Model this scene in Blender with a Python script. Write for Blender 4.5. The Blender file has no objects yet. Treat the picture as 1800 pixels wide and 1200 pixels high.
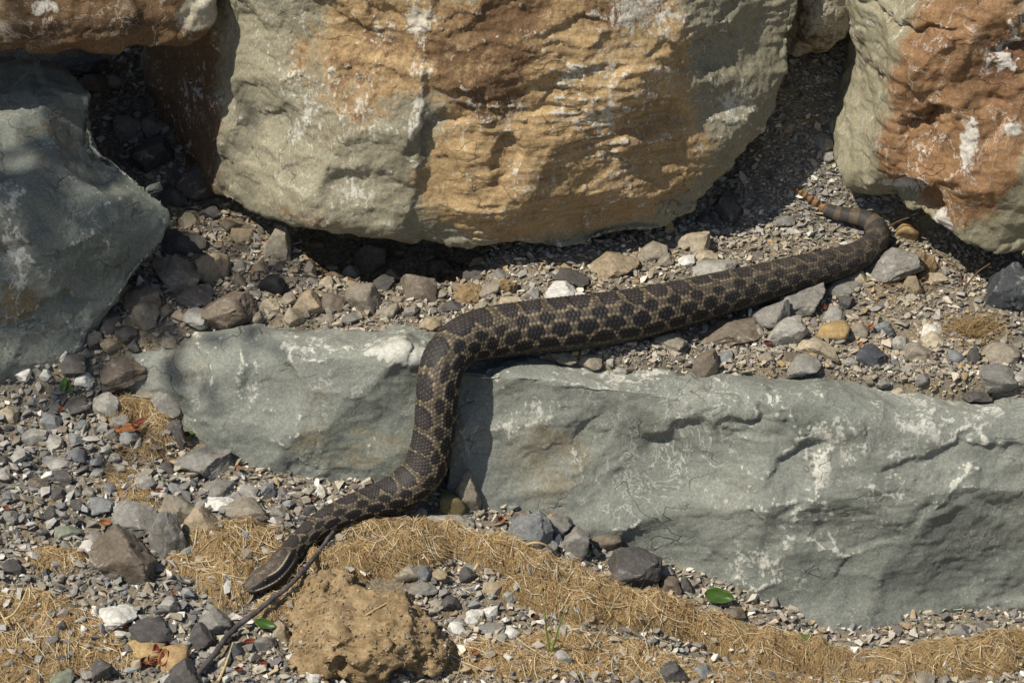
import bpy, bmesh, math, random
import numpy as np

# ------------------------------------------------------------------ camera, sky, sun, exposure
scene = bpy.context.scene
COL = scene.collection
PITCH = math.radians(28.0)
DIST = 2.5
PX = 0.0005                       # metres per photo pixel at the ledge
cp, sp = math.cos(PITCH), math.sin(PITCH)
CAM = np.array([0.0, -DIST * cp, DIST * sp])
cam_data = bpy.data.cameras.new('camera')
cam_data.sensor_width = 36.0
cam_data.lens = 36.0 * DIST / (1800 * PX)
cam_data.clip_start = 0.05
cam_data.clip_end = 300.0
cam = bpy.data.objects.new('camera', cam_data)
cam.location = CAM
cam.rotation_euler = (math.pi / 2 - PITCH, 0, 0)
COL.objects.link(cam)
scene.camera = cam

SUN = np.array([-0.47, -0.36, 0.81]); SUN /= np.linalg.norm(SUN)
elev = math.asin(SUN[2]); azim = math.atan2(SUN[0], SUN[1])
world = bpy.data.worlds.new('World'); scene.world = world
world.use_nodes = True
wn = world.node_tree; wn.nodes.clear()
sky = wn.nodes.new('ShaderNodeTexSky'); sky.sky_type = 'NISHITA'; sky.sun_disc = False
sky.sun_elevation = elev; sky.sun_rotation = azim
bg = wn.nodes.new('ShaderNodeBackground'); bg.inputs['Strength'].default_value = 0.075
wo = wn.nodes.new('ShaderNodeOutputWorld')
wn.links.new(sky.outputs[0], bg.inputs[0]); wn.links.new(bg.outputs[0], wo.inputs[0])
sun_data = bpy.data.lights.new('sun', 'SUN'); sun_data.energy = 5.0
sun_data.angle = math.radians(0.55); sun_data.color = (1.0, 0.92, 0.78)
sun = bpy.data.objects.new('sun', sun_data)
from mathutils import Vector, Matrix
sun.rotation_euler = Vector(SUN).to_track_quat('Z', 'Y').to_euler()
sun.location = (-2, -1.5, 3)
COL.objects.link(sun)
vs = scene.view_settings
vs.view_transform = 'Standard'; vs.look = 'None'; vs.gamma = 1.0; vs.use_curve_mapping = False
vs.exposure = 0.05

R = np.random.default_rng(7)
random.seed(7)

# ------------------------------------------------------------------ helpers: rays, noise, meshes
def ray(px, py):
    u = (px - 900) * PX / DIST; v = (600 - py) * PX / DIST
    return np.array([u, cp + v * sp, -sp + v * cp])

def at(px, py, Y):
    d = ray(px, py); t = (Y - CAM[1]) / d[1]
    return CAM + d * t

def in_view(P, pad=60):
    q = P - CAM; u = q[:, 0]; v = q[:, 1] * sp + q[:, 2] * cp; w = q[:, 1] * cp - q[:, 2] * sp
    px = 900 + u / w * DIST / PX; py = 600 - v / w * DIST / PX
    return (px > -pad) & (px < 1800 + pad) & (py > -pad) & (py < 1200 + pad)

PERM = np.random.default_rng(3).permutation(256).astype(np.int64)
PERM = np.concatenate([PERM, PERM, PERM])
GR = np.random.default_rng(4).normal(size=(256, 3)); GR /= np.linalg.norm(GR, axis=1)[:, None]

def perlin(p, seed=0):
    p = np.asarray(p, float) + seed * 17.31
    i = np.floor(p).astype(np.int64); f = p - i; i &= 255
    u = f * f * f * (f * (f * 6 - 15) + 10)
    out = 0
    for dx in (0, 1):
        wx = u[:, 0] if dx else 1 - u[:, 0]
        a = PERM[(i[:, 0] + dx) & 255]
        for dy in (0, 1):
            wy = u[:, 1] if dy else 1 - u[:, 1]
            b = PERM[a + ((i[:, 1] + dy) & 255)]
            for dz in (0, 1):
                wz = u[:, 2] if dz else 1 - u[:, 2]
                g = GR[PERM[b + ((i[:, 2] + dz) & 255)]]
                d = g[:, 0] * (f[:, 0] - dx) + g[:, 1] * (f[:, 1] - dy) + g[:, 2] * (f[:, 2] - dz)
                out = out + wx * wy * wz * d
    return out * 1.5

def fbm(p, octv=4, seed=0, gain=0.5):
    a = 1.0; s = 0; t = 0; p = np.asarray(p, float)
    for k in range(octv):
        s = s + a * perlin(p, seed + k); t += a; p = p * 2.03; a *= gain
    return s / t

def ridged(p, octv=3, seed=0):
    a = 1.0; s = 0; t = 0
    for k in range(octv):
        s = s + a * (1 - 2 * np.abs(perlin(p, seed + k))); t += a; p = p * 2.07; a *= 0.5
    return s / t

def worley(p, seed=0):
    p = np.asarray(p, float); i = np.floor(p).astype(np.int64)
    f1 = np.full(len(p), 9.0); f2 = f1.copy(); idd = np.zeros(len(p), np.int64)
    for dx in (-1, 0, 1):
        for dy in (-1, 0, 1):
            for dz in (-1, 0, 1):
                c = i + np.array([dx, dy, dz])
                h = PERM[PERM[PERM[(c[:, 0] + seed) & 255] + (c[:, 1] & 255)] + (c[:, 2] & 255)]
                q = c + 0.5 + 0.42 * GR[h] - p
                d = np.sqrt((q * q).sum(1))
                m = d < f1
                f2 = np.where(m, f1, np.minimum(f2, d)); idd = np.where(m, h, idd); f1 = np.where(m, d, f1)
    return f1, f2, idd

def spall(p, seed, bw=0.10, tilt=0.9):
    """broken plates: every cell gets its own height and tilt, with a short scarp between neighbours"""
    p = np.asarray(p, float); i = np.floor(p).astype(np.int64); n = len(p)
    d1 = np.full(n, 9.0); d2 = d1.copy(); h1 = np.zeros(n); h2 = np.zeros(n)
    for dx in (-1, 0, 1):
        for dy in (-1, 0, 1):
            for dz in (-1, 0, 1):
                c = i + np.array([dx, dy, dz])
                h = PERM[PERM[PERM[(c[:, 0] + seed) & 255] + (c[:, 1] & 255)] + (c[:, 2] & 255)]
                q = p - (c + 0.5 + 0.45 * GR[h]); d = np.sqrt((q * q).sum(1))
                v = GR[(h + 91) & 255, 0] * 0.8 + tilt * (q * GR[(h + 17) & 255]).sum(1)
                m = d < d1; m2 = (~m) & (d < d2)
                h2 = np.where(m, h1, np.where(m2, v, h2)); d2 = np.where(m, d1, np.where(m2, d, d2))
                h1 = np.where(m, v, h1); d1 = np.where(m, d, d1)
    w = sstep(0, bw, d2 - d1)
    return h1 * (0.5 + 0.5 * w) + h2 * (0.5 - 0.5 * w)

def facet(p, seed, k=0.9, tilt=0.55):
    """shell-shaped fractures: shallow concave bowls that meet in sharp ridges"""
    p = np.asarray(p, float); i = np.floor(p).astype(np.int64); h0 = np.full(len(p), 9.0)
    for dx in (-1, 0, 1):
        for dy in (-1, 0, 1):
            for dz in (-1, 0, 1):
                c = i + np.array([dx, dy, dz])
                h = PERM[PERM[PERM[(c[:, 0] + seed) & 255] + (c[:, 1] & 255)] + (c[:, 2] & 255)]
                q = p - (c + 0.5 + 0.45 * GR[h])
                v = GR[(h + 91) & 255, 0] * 0.45 + tilt * (q * GR[(h + 17) & 255]).sum(1) + k * (q * q).sum(1)
                h0 = np.minimum(h0, v)
    return h0

def refine(V, F):
    """split the quads the picture shows into four"""
    c = V[F].mean(1); n = np.cross(V[F[:, 2]] - V[F[:, 0]], V[F[:, 3]] - V[F[:, 1]]); n /= np.linalg.norm(n, axis=1)[:, None] + 1e-12
    t = CAM - c; t /= np.linalg.norm(t, axis=1)[:, None]
    m = ((n * t).sum(1) > -0.15) & in_view(c, 40)
    A = F[m]; nv = len(V)
    e = np.concatenate([np.sort(np.stack([A[:, j], A[:, (j + 1) % 4]], 1), 1) for j in range(4)])
    key = e[:, 0].astype(np.int64) * nv + e[:, 1]
    u, inv = np.unique(key, return_inverse=True)
    mid = 0.5 * (V[u // nv] + V[u % nv]); ei = nv + inv.reshape(4, -1)
    ci = nv + len(u) + np.arange(len(A))
    V2 = np.concatenate([V, mid, c[m]])
    F2 = [F[~m]]
    for j in range(4): F2.append(np.stack([A[:, j], ei[j], ci, ei[(j - 1) % 4]], 1))
    return V2, np.concatenate(F2)

def sstep(a, b, x):
    t = np.clip((x - a) / (b - a), 0, 1); return t * t * (3 - 2 * t)

def mesh_np(name, V, F, smooth=True):
    V = np.asarray(V, np.float32); F = np.asarray(F, np.int32); k = F.shape[1]
    me = bpy.data.meshes.new(name)
    me.vertices.add(len(V)); me.vertices.foreach_set('co', V.ravel())
    me.loops.add(F.size); me.loops.foreach_set('vertex_index', F.ravel())
    me.polygons.add(len(F))
    me.polygons.foreach_set('loop_start', np.arange(0, F.size, k, dtype=np.int32))
    me.polygons.foreach_set('loop_total', np.full(len(F), k, np.int32))
    me.update(calc_edges=True)
    if smooth:
        me.polygons.foreach_set('use_smooth', np.ones(len(F), bool))
    else:
        me.polygons.foreach_set('use_smooth', np.zeros(len(F), bool))
    return me

def attr(me, name, arr):
    a = me.attributes.new(name, 'FLOAT', 'POINT'); a.data.foreach_set('value', np.asarray(arr, np.float32))

def attr_col(me, name, rgb):
    a = me.attributes.new(name, 'FLOAT_COLOR', 'POINT')
    c = np.ones((len(rgb), 4), np.float32); c[:, :3] = rgb; a.data.foreach_set('color', c.ravel())

def obj(name, me, mat, parent=None, loc=None, label=None, cat=None, group=None, kind=None):
    o = bpy.data.objects.new(name, me); COL.objects.link(o)
    if me is not None and mat is not None and not me.materials: me.materials.append(mat)
    if parent is not None: o.parent = parent
    if loc is not None: o.location = loc
    if label: o['label'] = label
    if cat: o['category'] = cat
    if group: o['group'] = group
    if kind: o['kind'] = kind
    return o

def based(V):
    """origin at the base centre of a thing"""
    lo = V.min(0); hi = V.max(0)
    o = np.array([(lo[0] + hi[0]) / 2, (lo[1] + hi[1]) / 2, lo[2]])
    return V - o, o

def vnormals(V, F):
    n = np.cross(V[F[:, 2]] - V[F[:, 0]], V[F[:, -1]] - V[F[:, 1]])
    N = np.zeros_like(V)
    for k in range(F.shape[1]):
        for c in range(3):
            N[:, c] += np.bincount(F[:, k], n[:, c], len(V))
    return N / (np.linalg.norm(N, axis=1)[:, None] + 1e-12)

def smooth(V, F, it, lam=0.6):
    k = F.shape[1]
    a = np.concatenate([F[:, j] for j in range(k)]); b = np.concatenate([F[:, (j + 1) % k] for j in range(k)])
    cnt = np.bincount(a, minlength=len(V)) + np.bincount(b, minlength=len(V))
    for _ in range(it):
        S = np.stack([np.bincount(a, V[b, c], len(V)) + np.bincount(b, V[a, c], len(V)) for c in range(3)], 1)
        V = V * (1 - lam) + lam * S / cnt[:, None]
    return V

def hull_mesh(pts):
    bm = bmesh.new()
    for p in pts: bm.verts.new(p)
    r = bmesh.ops.convex_hull(bm, input=bm.verts)
    junk = [g for g in r['geom_interior'] if isinstance(g, bmesh.types.BMVert)]
    if junk: bmesh.ops.delete(bm, geom=junk, context='VERTS')
    bmesh.ops.triangulate(bm, faces=bm.faces)
    bmesh.ops.recalc_face_normals(bm, faces=bm.faces)
    bm.verts.index_update()
    V = np.array([v.co[:] for v in bm.verts]); F = np.array([[v.index for v in f.verts] for f in bm.faces])
    bm.free(); return V, F

def remesh(V, F, vox):
    me = mesh_np('tmp', V, F, False); o = bpy.data.objects.new('tmp', me); COL.objects.link(o)
    m = o.modifiers.new('r', 'REMESH'); m.mode = 'VOXEL'; m.voxel_size = vox
    dg = bpy.context.evaluated_depsgraph_get()
    e = o.evaluated_get(dg).to_mesh()
    n = len(e.vertices); V2 = np.empty(n * 3, np.float32); e.vertices.foreach_get('co', V2)
    F2 = np.empty(len(e.loops), np.int32); e.loops.foreach_get('vertex_index', F2)
    o.evaluated_get(dg).to_mesh_clear()
    bpy.data.objects.remove(o); bpy.data.meshes.remove(me)
    return V2.reshape(-1, 3).astype(float), F2.reshape(-1, 4)

# ------------------------------------------------------------------ node material helper
class NT:
    def __init__(s, name):
        s.m = bpy.data.materials.new(name); s.m.use_nodes = True; s.t = s.m.node_tree; s.t.nodes.clear()
        s.out = s.t.nodes.new('ShaderNodeOutputMaterial'); s.b = s.t.nodes.new('ShaderNodeBsdfPrincipled')
        s.t.links.new(s.b.outputs[0], s.out.inputs[0])
        s.b.inputs['Specular IOR Level'].default_value = 0.3
        tc = s.t.nodes.new('ShaderNodeTexCoord'); s.obj = tc.outputs['Object']
    def put(s, sock, v):
        if isinstance(v, bpy.types.NodeSocket): s.t.links.new(v, sock)
        else:
            if isinstance(v, (tuple, list)) and len(v) == 3 and sock.type == 'RGBA': v = (*v, 1)
            sock.default_value = v
    def attr(s, n, out='Fac'):
        a = s.t.nodes.new('ShaderNodeAttribute'); a.attribute_name = n; return a.outputs[out]
    def map(s, scale, rot=(0, 0, 0), vec=None):
        m = s.t.nodes.new('ShaderNodeMapping'); s.t.links.new(vec or s.obj, m.inputs[0])
        m.inputs['Scale'].default_value = scale; m.inputs['Rotation'].default_value = rot; return m.outputs[0]
    def noise(s, scale, detail=4, rough=0.55, vec=None, dist=0.0):
        n = s.t.nodes.new('ShaderNodeTexNoise'); s.t.links.new(vec or s.obj, n.inputs['Vector'])
        n.inputs['Scale'].default_value = scale; n.inputs['Detail'].default_value = detail
        n.inputs['Roughness'].default_value = rough; n.inputs['Distortion'].default_value = dist
        return n.outputs['Fac']
    def math(s, op, a, b=0.0, clamp=False):
        n = s.t.nodes.new('ShaderNodeMath'); n.operation = op; n.use_clamp = clamp
        s.put(n.inputs[0], a); s.put(n.inputs[1], b); return n.outputs[0]
    def rng(s, v, a, b, c=0.0, d=1.0, smooth=True):
        n = s.t.nodes.new('ShaderNodeMapRange'); n.interpolation_type = 'SMOOTHSTEP' if smooth else 'LINEAR'
        s.put(n.inputs[0], v)
        for k, x in enumerate((a, b, c, d)): n.inputs[k + 1].default_value = x
        return n.outputs[0]
    def mix(s, f, a, b, mode='MIX'):
        n = s.t.nodes.new('ShaderNodeMix'); n.data_type = 'RGBA'; n.blend_type = mode
        s.put(n.inputs[0], f); s.put(n.inputs[6], a); s.put(n.inputs[7], b); return n.outputs[2]
    def bump(s, h, strength, dist, prev=None):
        n = s.t.nodes.new('ShaderNodeBump'); s.put(n.inputs['Height'], h)
        n.inputs['Strength'].default_value = strength; n.inputs['Distance'].default_value = dist
        if prev is not None: s.t.links.new(prev, n.inputs['Normal'])
        return n.outputs[0]
    def done(s, col, rough=0.85, normal=None):
        s.put(s.b.inputs['Base Color'], col); s.put(s.b.inputs['Roughness'], rough)
        if normal is not None: s.t.links.new(normal, s.b.inputs['Normal'])
        return s.m

def rock_material(name, grey_a, grey_b, tan, brown, streak_rot=(0, 0, 0), streak=(160, 160, 30), white=(0.68, 0.68, 0.62), strata=0.0, bmp=0.4, vein=0.5):
    n = NT(name)
    big = n.noise(9, 5, 0.6); mid = n.noise(38, 6, 0.65, dist=0.4); fine = n.noise(420, 4, 0.7)
    col = n.mix(n.rng(big, 0.35, 0.65), grey_a, grey_b)
    edgy = n.noise(130, 6, 0.75, dist=0.8)
    jit = n.math('SUBTRACT', n.math('ADD', n.math('ADD', n.math('MULTIPLY', mid, 0.8), n.math('MULTIPLY', big, 0.5)), n.math('MULTIPLY', edgy, 0.7)), 1.0)
    t = n.rng(n.math('ADD', n.attr('tan'), jit), 0.32, 0.56)
    tan_v = n.mix(n.rng(mid, 0.35, 0.7), tan, tuple(c * 0.72 for c in tan))
    col = n.mix(t, col, tan_v)
    if strata:
        bands = n.noise(1.0, 6, 0.7, vec=n.map((9, 14, 130), (0, 0.06, 0)), dist=0.6)
        col = n.mix(n.math('MULTIPLY', n.rng(bands, 0.45, 0.62), n.math('MULTIPLY', n.attr('tan'), strata)), col, brown)
    b = n.rng(n.math('ADD', n.attr('brown'), n.math('MULTIPLY', jit, 1.4)), 0.36, 0.78)
    col = n.mix(b, col, brown)
    # chalky bruises: streaky where the mask allows it
    st = n.noise(1.0, 5, 0.62, vec=n.map(streak, streak_rot), dist=0.8)
    st2 = n.noise(150, 7, 0.8, dist=1.0)
    st3 = n.noise(34, 3, 0.6)
    wmask = n.attr('white')
    w = n.rng(n.math('ADD', n.math('ADD', n.math('MULTIPLY', st, 0.55), n.math('MULTIPLY', st2, 0.6)), n.math('ADD', n.math('MULTIPLY', wmask, 0.43), n.math('MULTIPLY', n.math('SUBTRACT', st3, 0.5), 0.6))), 0.80, 0.89)
    # hairline fractures: pale where bruised, dark where open
    va = n.math('ABSOLUTE', n.math('SUBTRACT', n.noise(1.0, 6, 0.62, vec=n.map((26, 26, 20), (0.4, 0.5, 0)), dist=0.7), 0.5))
    vm = n.rng(n.noise(11, 3, 0.6), 0.46, 0.62)
    col = n.mix(n.math('MULTIPLY', n.math('MULTIPLY', n.rng(va, 0.011, 0.002), vm), vein), col, white)
    vb = n.math('ABSOLUTE', n.math('SUBTRACT', n.noise(1.0, 3, 0.5, vec=n.map((13, 13, 22), (0.2, 0.9, 0.3)), dist=0.3), 0.5))
    dk = n.math('MULTIPLY', n.rng(vb, 0.006, 0.001), n.rng(n.noise(14, 3, 0.6), 0.50, 0.62))
    col = n.mix(n.math('MULTIPLY', dk, 0.7), col, n.mix(1.0, col, (0.35, 0.33, 0.3), 'MULTIPLY'))
    col = n.mix(n.rng(n.noise(800, 2, 0.6), 0.64, 0.72, 0, 0.45), col, white)
    col = n.mix(n.math('MULTIPLY', w, 0.72), col, white)
    col = n.mix(n.rng(fine, 0.3, 0.7, 0.0, 0.6), col, n.mix(1.0, col, (0.45, 0.43, 0.40), 'MULTIPLY'))
    nb = n.bump(n.noise(210, 6, 0.7, dist=0.3), bmp, 0.0016)
    nb = n.bump(fine, 0.5, 0.0007, nb)
    nb = n.bump(w, 0.25, 0.0006, nb)
    nb = n.bump(n.math('MULTIPLY', dk, -1.0), 0.6, 0.0012, nb)
    return n.done(col, 0.82, nb)

# ------------------------------------------------------------------ the terrain height
GX = [-0.70, -0.45, -0.40, -0.25, -0.10, 0.0, 0.08, 0.15, 0.30, 0.45, 0.8]
GZ = [0.00, -0.042, -0.055, -0.080, -0.103, -0.118, -0.142, -0.172, -0.212, -0.222, -0.24]
def terrain(x, y):
    x = np.asarray(x, float); y = np.asarray(y, float)
    xc = np.clip(x, -0.7, 0.8); yc = np.clip(y, -0.8, 0.62)
    g = 0
    for d in (-0.03, -0.015, 0, 0.015, 0.03): g = g + np.interp(xc + d, GX, GZ) / 5
    g = g + 0.25 * yc
    l = -0.010 - 0.08 * np.maximum(xc, 0) + 0.22 * np.minimum(yc, 0.2)
    steep = np.interp(xc, [-0.5, -0.25, -0.2, 0.2, 0.24, 0.6], [0.45, 0.5, 0.35, 0.5, 1.1, 0.9])
    l = l + np.maximum(yc - 0.2, 0) * steep + np.maximum(yc - 0.185, 0) * 0.1
    l = l - 0.040 * np.exp(-((xc + 0.11) / 0.080) ** 4 - ((yc - 0.155) / 0.050) ** 2)
    k = sstep(-0.22, -0.06, xc)
    m = sstep(0, 1, (yc + 0.03 * np.clip((-xc - 0.36) * 10, 0, 1) + 0.012 + 0.014 * k) / (0.062 - 0.034 * k))
    z = g * (1 - m) + l * m
    p = np.stack([xc, yc, 0 * xc], -1).reshape(-1, 3)
    b = (fbm(p * 14, 3, 11) * 0.012 + fbm(p * 60, 3, 12) * 0.004).reshape(x.shape)
    return z + b

def drop(px, py, off=0.0):
    """point on the ray of a picture position that lies `off` above the terrain"""
    d = ray(px, py); ts = np.linspace(DIST - 0.75, DIST + 0.8, 420)
    P = CAM + ts[:, None] * d
    f = P[:, 2] - terrain(P[:, 0], P[:, 1]) - off
    k = np.argmax(f < 0) if (f < 0).any() else len(ts) - 1
    k = max(k, 1); t = ts[k - 1] + (ts[k] - ts[k - 1]) * f[k - 1] / (f[k - 1] - f[k] + 1e-12)
    return CAM + t * d

# coir mats are bumps on the terrain: polyline rolls and flat pads
class Mat:
    def __init__(s, path, flat, lump):
        s.pts = [(drop(a, b)[:2], r * PX) for a, b, r in path]; s.flat = flat; s.lump = lump
    def h(s, x, y):
        best = np.zeros(np.shape(x))
        pts = s.pts if len(s.pts) > 1 else [s.pts[0], (s.pts[0][0] + 1e-5, s.pts[0][1])]
        p3 = np.stack([x, y, 0 * x], -1).reshape(-1, 3)
        wob = 1 + 0.55 * fbm(p3 * 45, 3, 31).reshape(np.shape(x))
        for (a, ra), (b, rb) in zip(pts[:-1], pts[1:]):
            ab = b - a; t = np.clip(((x - a[0]) * ab[0] + (y - a[1]) * ab[1]) / (ab @ ab), 0, 1)
            d = np.hypot(x - a[0] - t * ab[0], y - a[1] - t * ab[1]); r = (ra + (rb - ra) * t) * wob
            best = np.maximum(best, r * s.flat * np.sqrt(np.clip(1 - (d / r) ** 2, 0, 1)))
        return best * (1 + s.lump * (fbm(p3 * 110, 3, 33) + 0.9 * fbm(p3 * 34, 2, 35)).reshape(np.shape(x)))
MATS = {
    'roll': Mat([(590, 948, 20), (680, 942, 25), (780, 950, 27), (870, 983, 31), (960, 1013, 28), (1060, 1043, 27)], 1.0, 0.4),
    'roll_low': Mat([(560, 1000, 26), (640, 990, 34), (700, 985, 34), (770, 975, 26)], 1.0, 0.4),
    'fold': Mat([(890, 1040, 20), (1000, 1065, 28), (1100, 1085, 33), (1190, 1095, 38)], 1.0, 0.4),
    'blanket': Mat([(1150, 1089, 32), (1260, 1124, 34), (1380, 1154, 34), (1500, 1176, 33), (1640, 1172, 32), (1800, 1144, 38), (1900, 1124, 38)], 0.95, 0.35),
    'head_pile': Mat([(345, 985, 45), (410, 970, 55), (470, 965, 48), (400, 1030, 45)], 0.42, 0.5),
    'head_front': Mat([(520, 1060, 36), (540, 1025, 30), (470, 1075, 22)], 0.6, 0.5),
    'corner': Mat([(-30, 1096, 61), (60, 1101, 65), (140, 1131, 57), (200, 1151, 36)], 0.28, 0.5),
    'corner_low': Mat([(-20, 1195, 60), (60, 1200, 50)], 0.3, 0.5),
    'pad': Mat([(70, 985, 20), (130, 985, 24)], 0.5, 0.5),
    'arch': Mat([(205, 735, 16), (235, 722, 20), (268, 735, 24), (280, 765, 24), (268, 788, 18)], 0.9, 0.5),
    'wisp': Mat([(215, 845, 34), (245, 865, 34)], 0.22, 0.5),
    'flat_mat': Mat([(800, 1154, 36), (900, 1154, 48), (1010, 1144, 49), (1110, 1154, 44), (1190, 1184, 40)], 0.16, 0.5),
    'flat_low': Mat([(1250, 1200, 50), (1420, 1215, 40), (1600, 1225, 36)], 0.3, 0.5),
}

# ------------------------------------------------------------------ materials
M_block = rock_material('sandstone_grey_green', (0.192, 0.210, 0.188), (0.282, 0.298, 0.266), (0.30, 0.275, 0.20), (0.20, 0.15, 0.09), (0.0, 0.6, 0.0), (120, 120, 40), bmp=0.22)
M_left = rock_material('stone_slate_green', (0.16, 0.182, 0.162), (0.24, 0.262, 0.23), (0.25, 0.20, 0.12), (0.13, 0.085, 0.05), (0.0, 0.2, 0.0), (110, 110, 45), bmp=0.3)
M_mid = rock_material('sandstone_rusty', (0.25, 0.235, 0.17), (0.35, 0.325, 0.235), (0.53, 0.375, 0.195), (0.185, 0.11, 0.058), (0.0, 0.12, 0.0), (150, 150, 28), strata=0.45)
M_right = rock_material('sandstone_red', (0.27, 0.255, 0.175), (0.34, 0.315, 0.225), (0.33, 0.195, 0.098), (0.165, 0.085, 0.046), (0.0, 0.9, 0.0), (90, 90, 30), (0.78, 0.78, 0.74), strata=0.4)
M_top = rock_material('sandstone_brown', (0.40, 0.36, 0.27), (0.46, 0.42, 0.32), (0.21, 0.13, 0.065), (0.11, 0.065, 0.036), (0.0, 1.3, 0.0), (90, 90, 25), strata=0.5)

def soil_material():
    n = NT('gritty_soil')
    a = n.noise(25, 6, 0.65); f = n.noise(350, 5, 0.75); g = n.noise(900, 2, 0.6)
    col = n.mix(n.rng(a, 0.35, 0.65), (0.25, 0.23, 0.195), (0.37, 0.305, 0.21))
    col = n.mix(n.rng(f, 0.35, 0.65), col, n.mix(1.0, col, (0.5, 0.47, 0.43), 'MULTIPLY'))
    col = n.mix(n.rng(g, 0.6, 0.72, 0, 0.5), col, (0.5, 0.48, 0.43))
    return n.done(col, 0.95, n.bump(g, 0.6, 0.001, n.bump(f, 0.9, 0.003)))
M_soil = soil_material()

def gravel_material():
    n = NT('gravel_stone'); c = n.attr('Col', 'Color')
    f = n.noise(260, 5, 0.7); g = n.noise(1100, 3, 0.7)
    col = n.mix(n.rng(f, 0.35, 0.68, 0, 0.6), c, n.mix(1.0, c, (0.62, 0.58, 0.52), 'MULTIPLY'))
    col = n.mix(n.rng(g, 0.62, 0.75, 0, 0.35), col, (0.62, 0.60, 0.55))
    return n.done(col, 0.85, n.bump(g, 0.4, 0.0005, n.bump(f, 0.5, 0.001)))
M_gravel = gravel_material()

def stone_material():
    n = NT('loose_stone')
    oi = n.t.nodes.new('ShaderNodeObjectInfo'); c = oi.outputs['Color']
    a = n.noise(45, 5, 0.65, dist=0.5); f = n.noise(300, 5, 0.72); g = n.noise(1000, 3, 0.7)
    col = n.mix(n.rng(a, 0.38, 0.66, 0, 0.75), c, n.mix(1.0, c, (0.66, 0.62, 0.55), 'MULTIPLY'))
    dust = n.rng(n.math('ADD', n.noise(70, 6, 0.75, dist=1.0), n.math('MULTIPLY', n.attr('edge'), 0.10)), 0.58, 0.72, 0, 0.6)
    col = n.mix(dust, col, n.mix(0.6, c, (0.62, 0.59, 0.52)))
    col = n.mix(n.rng(f, 0.35, 0.65, 0, 0.7), col, n.mix(1.0, col, (0.55, 0.53, 0.5), 'MULTIPLY'))
    nb = n.bump(n.noise(160, 5, 0.65), 0.5, 0.0018)
    return n.done(col, 0.85, n.bump(g, 0.45, 0.0005, nb))
M_stone = stone_material()

def fibre_material():
    n = NT('coir_fibre'); c = n.attr('Col', 'Color')
    return n.done(n.mix(n.rng(n.noise(300, 3), 0.4, 0.65, 0, 0.5), c, n.mix(1.0, c, (0.7, 0.62, 0.5), 'MULTIPLY')), 0.7)
M_fibre = fibre_material()

def mat_base_material():
    n = NT('matted_coir')
    a = n.noise(40, 5, 0.6); f = n.noise(1.0, 5, 0.7, vec=n.map((500, 160, 500), (0, 0, 0.5)), dist=2.0)
    col = n.mix(n.rng(a, 0.35, 0.65), (0.44, 0.31, 0.15), (0.57, 0.43, 0.24))
    col = n.mix(n.rng(f, 0.35, 0.62), (0.24, 0.155, 0.065), col)
    return n.done(col, 0.9, n.bump(f, 1.0, 0.003))
M_mat = mat_base_material()

def clod_material():
    n = NT('dry_clay'); a = n.noise(60, 6, 0.7); f = n.noise(320, 5, 0.75); g = n.noise(900, 3)
    col = n.mix(n.rng(a, 0.35, 0.65), (0.26, 0.185, 0.10), (0.46, 0.345, 0.20))
    col = n.mix(n.rng(f, 0.35, 0.65, 0, 0.7), col, n.mix(1.0, col, (0.6, 0.55, 0.48), 'MULTIPLY'))
    col = n.mix(n.rng(g, 0.63, 0.72, 0, 0.6), col, (0.55, 0.48, 0.36))
    return n.done(col, 0.95, n.bump(g, 0.5, 0.0008, n.bump(f, 0.9, 0.0025)))
M_clod = clod_material()

def simple(name, col, rough=0.6, var=0.5, scale=200, bump=0.4):
    n = NT(name); f = n.noise(scale, 4, 0.65)
    return n.done(n.mix(n.rng(f, 0.35, 0.65), col, tuple(c * var for c in col)), rough, n.bump(f, bump, 0.0006))
M_leaf = simple('green_leaf', (0.062, 0.12, 0.024), 0.4, 0.6, 90)
M_red = simple('dead_red_leaf', (0.17, 0.042, 0.022), 0.6, 0.5, 150)
M_orange = simple('dead_rust_leaf', (0.32, 0.135, 0.055), 0.6, 0.55, 150)
M_straw = simple('dry_straw', (0.55, 0.42, 0.22), 0.6, 0.7, 150)
M_grass = simple('green_blade', (0.17, 0.27, 0.045), 0.5, 0.8, 60)
M_twig = simple('dark_twig', (0.095, 0.085, 0.085), 0.75, 0.45, 120, 0.8)
M_root = simple('brown_root', (0.12, 0.075, 0.04), 0.8, 0.6, 200)

def snake_material():
    n = NT('snake_scales'); c = n.attr('Col', 'Color')
    g = n.noise(900, 2)
    n.b.inputs['Specular IOR Level'].default_value = 0.35
    return n.done(n.mix(n.rng(g, 0.3, 0.7, 0, 0.25), c, n.mix(1.0, c, (0.5, 0.5, 0.5), 'MULTIPLY')), 0.62)
M_snake = snake_material()
M_rattle = simple('rattle_horn', (0.22, 0.125, 0.06), 0.45, 0.6, 300)
M_eye = simple('snake_eye', (0.03, 0.022, 0.015), 0.12, 0.6, 400, 0.0)

# ------------------------------------------------------------------ setting: ground
def axis(lo, hi, step, far):
    mid = np.arange(lo, hi + 1e-9, step); out = []; d = step; p = hi
    while p < far: d *= 1.5; p += d; out.append(p)
    neg = []; d = step; p = lo
    while p > -far: d *= 1.5; p -= d; neg.append(p)
    return np.concatenate([neg[::-1], mid, out])
gx = axis(-0.62, 0.62, 0.005, 60); gy = axis(-0.5, 0.46, 0.005, 60)
X, Y = np.meshgrid(gx, gy)
Zt = terrain(X, Y)
nx, ny = len(gx), len(gy)
idx = np.arange(nx * ny).reshape(ny, nx)
F = np.stack([idx[:-1, :-1], idx[:-1, 1:], idx[1:, 1:], idx[1:, :-1]], -1).reshape(-1, 4)
obj('ground', mesh_np('ground', np.stack([X, Y, Zt], -1).reshape(-1, 3), F), M_soil, kind='structure')

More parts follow.
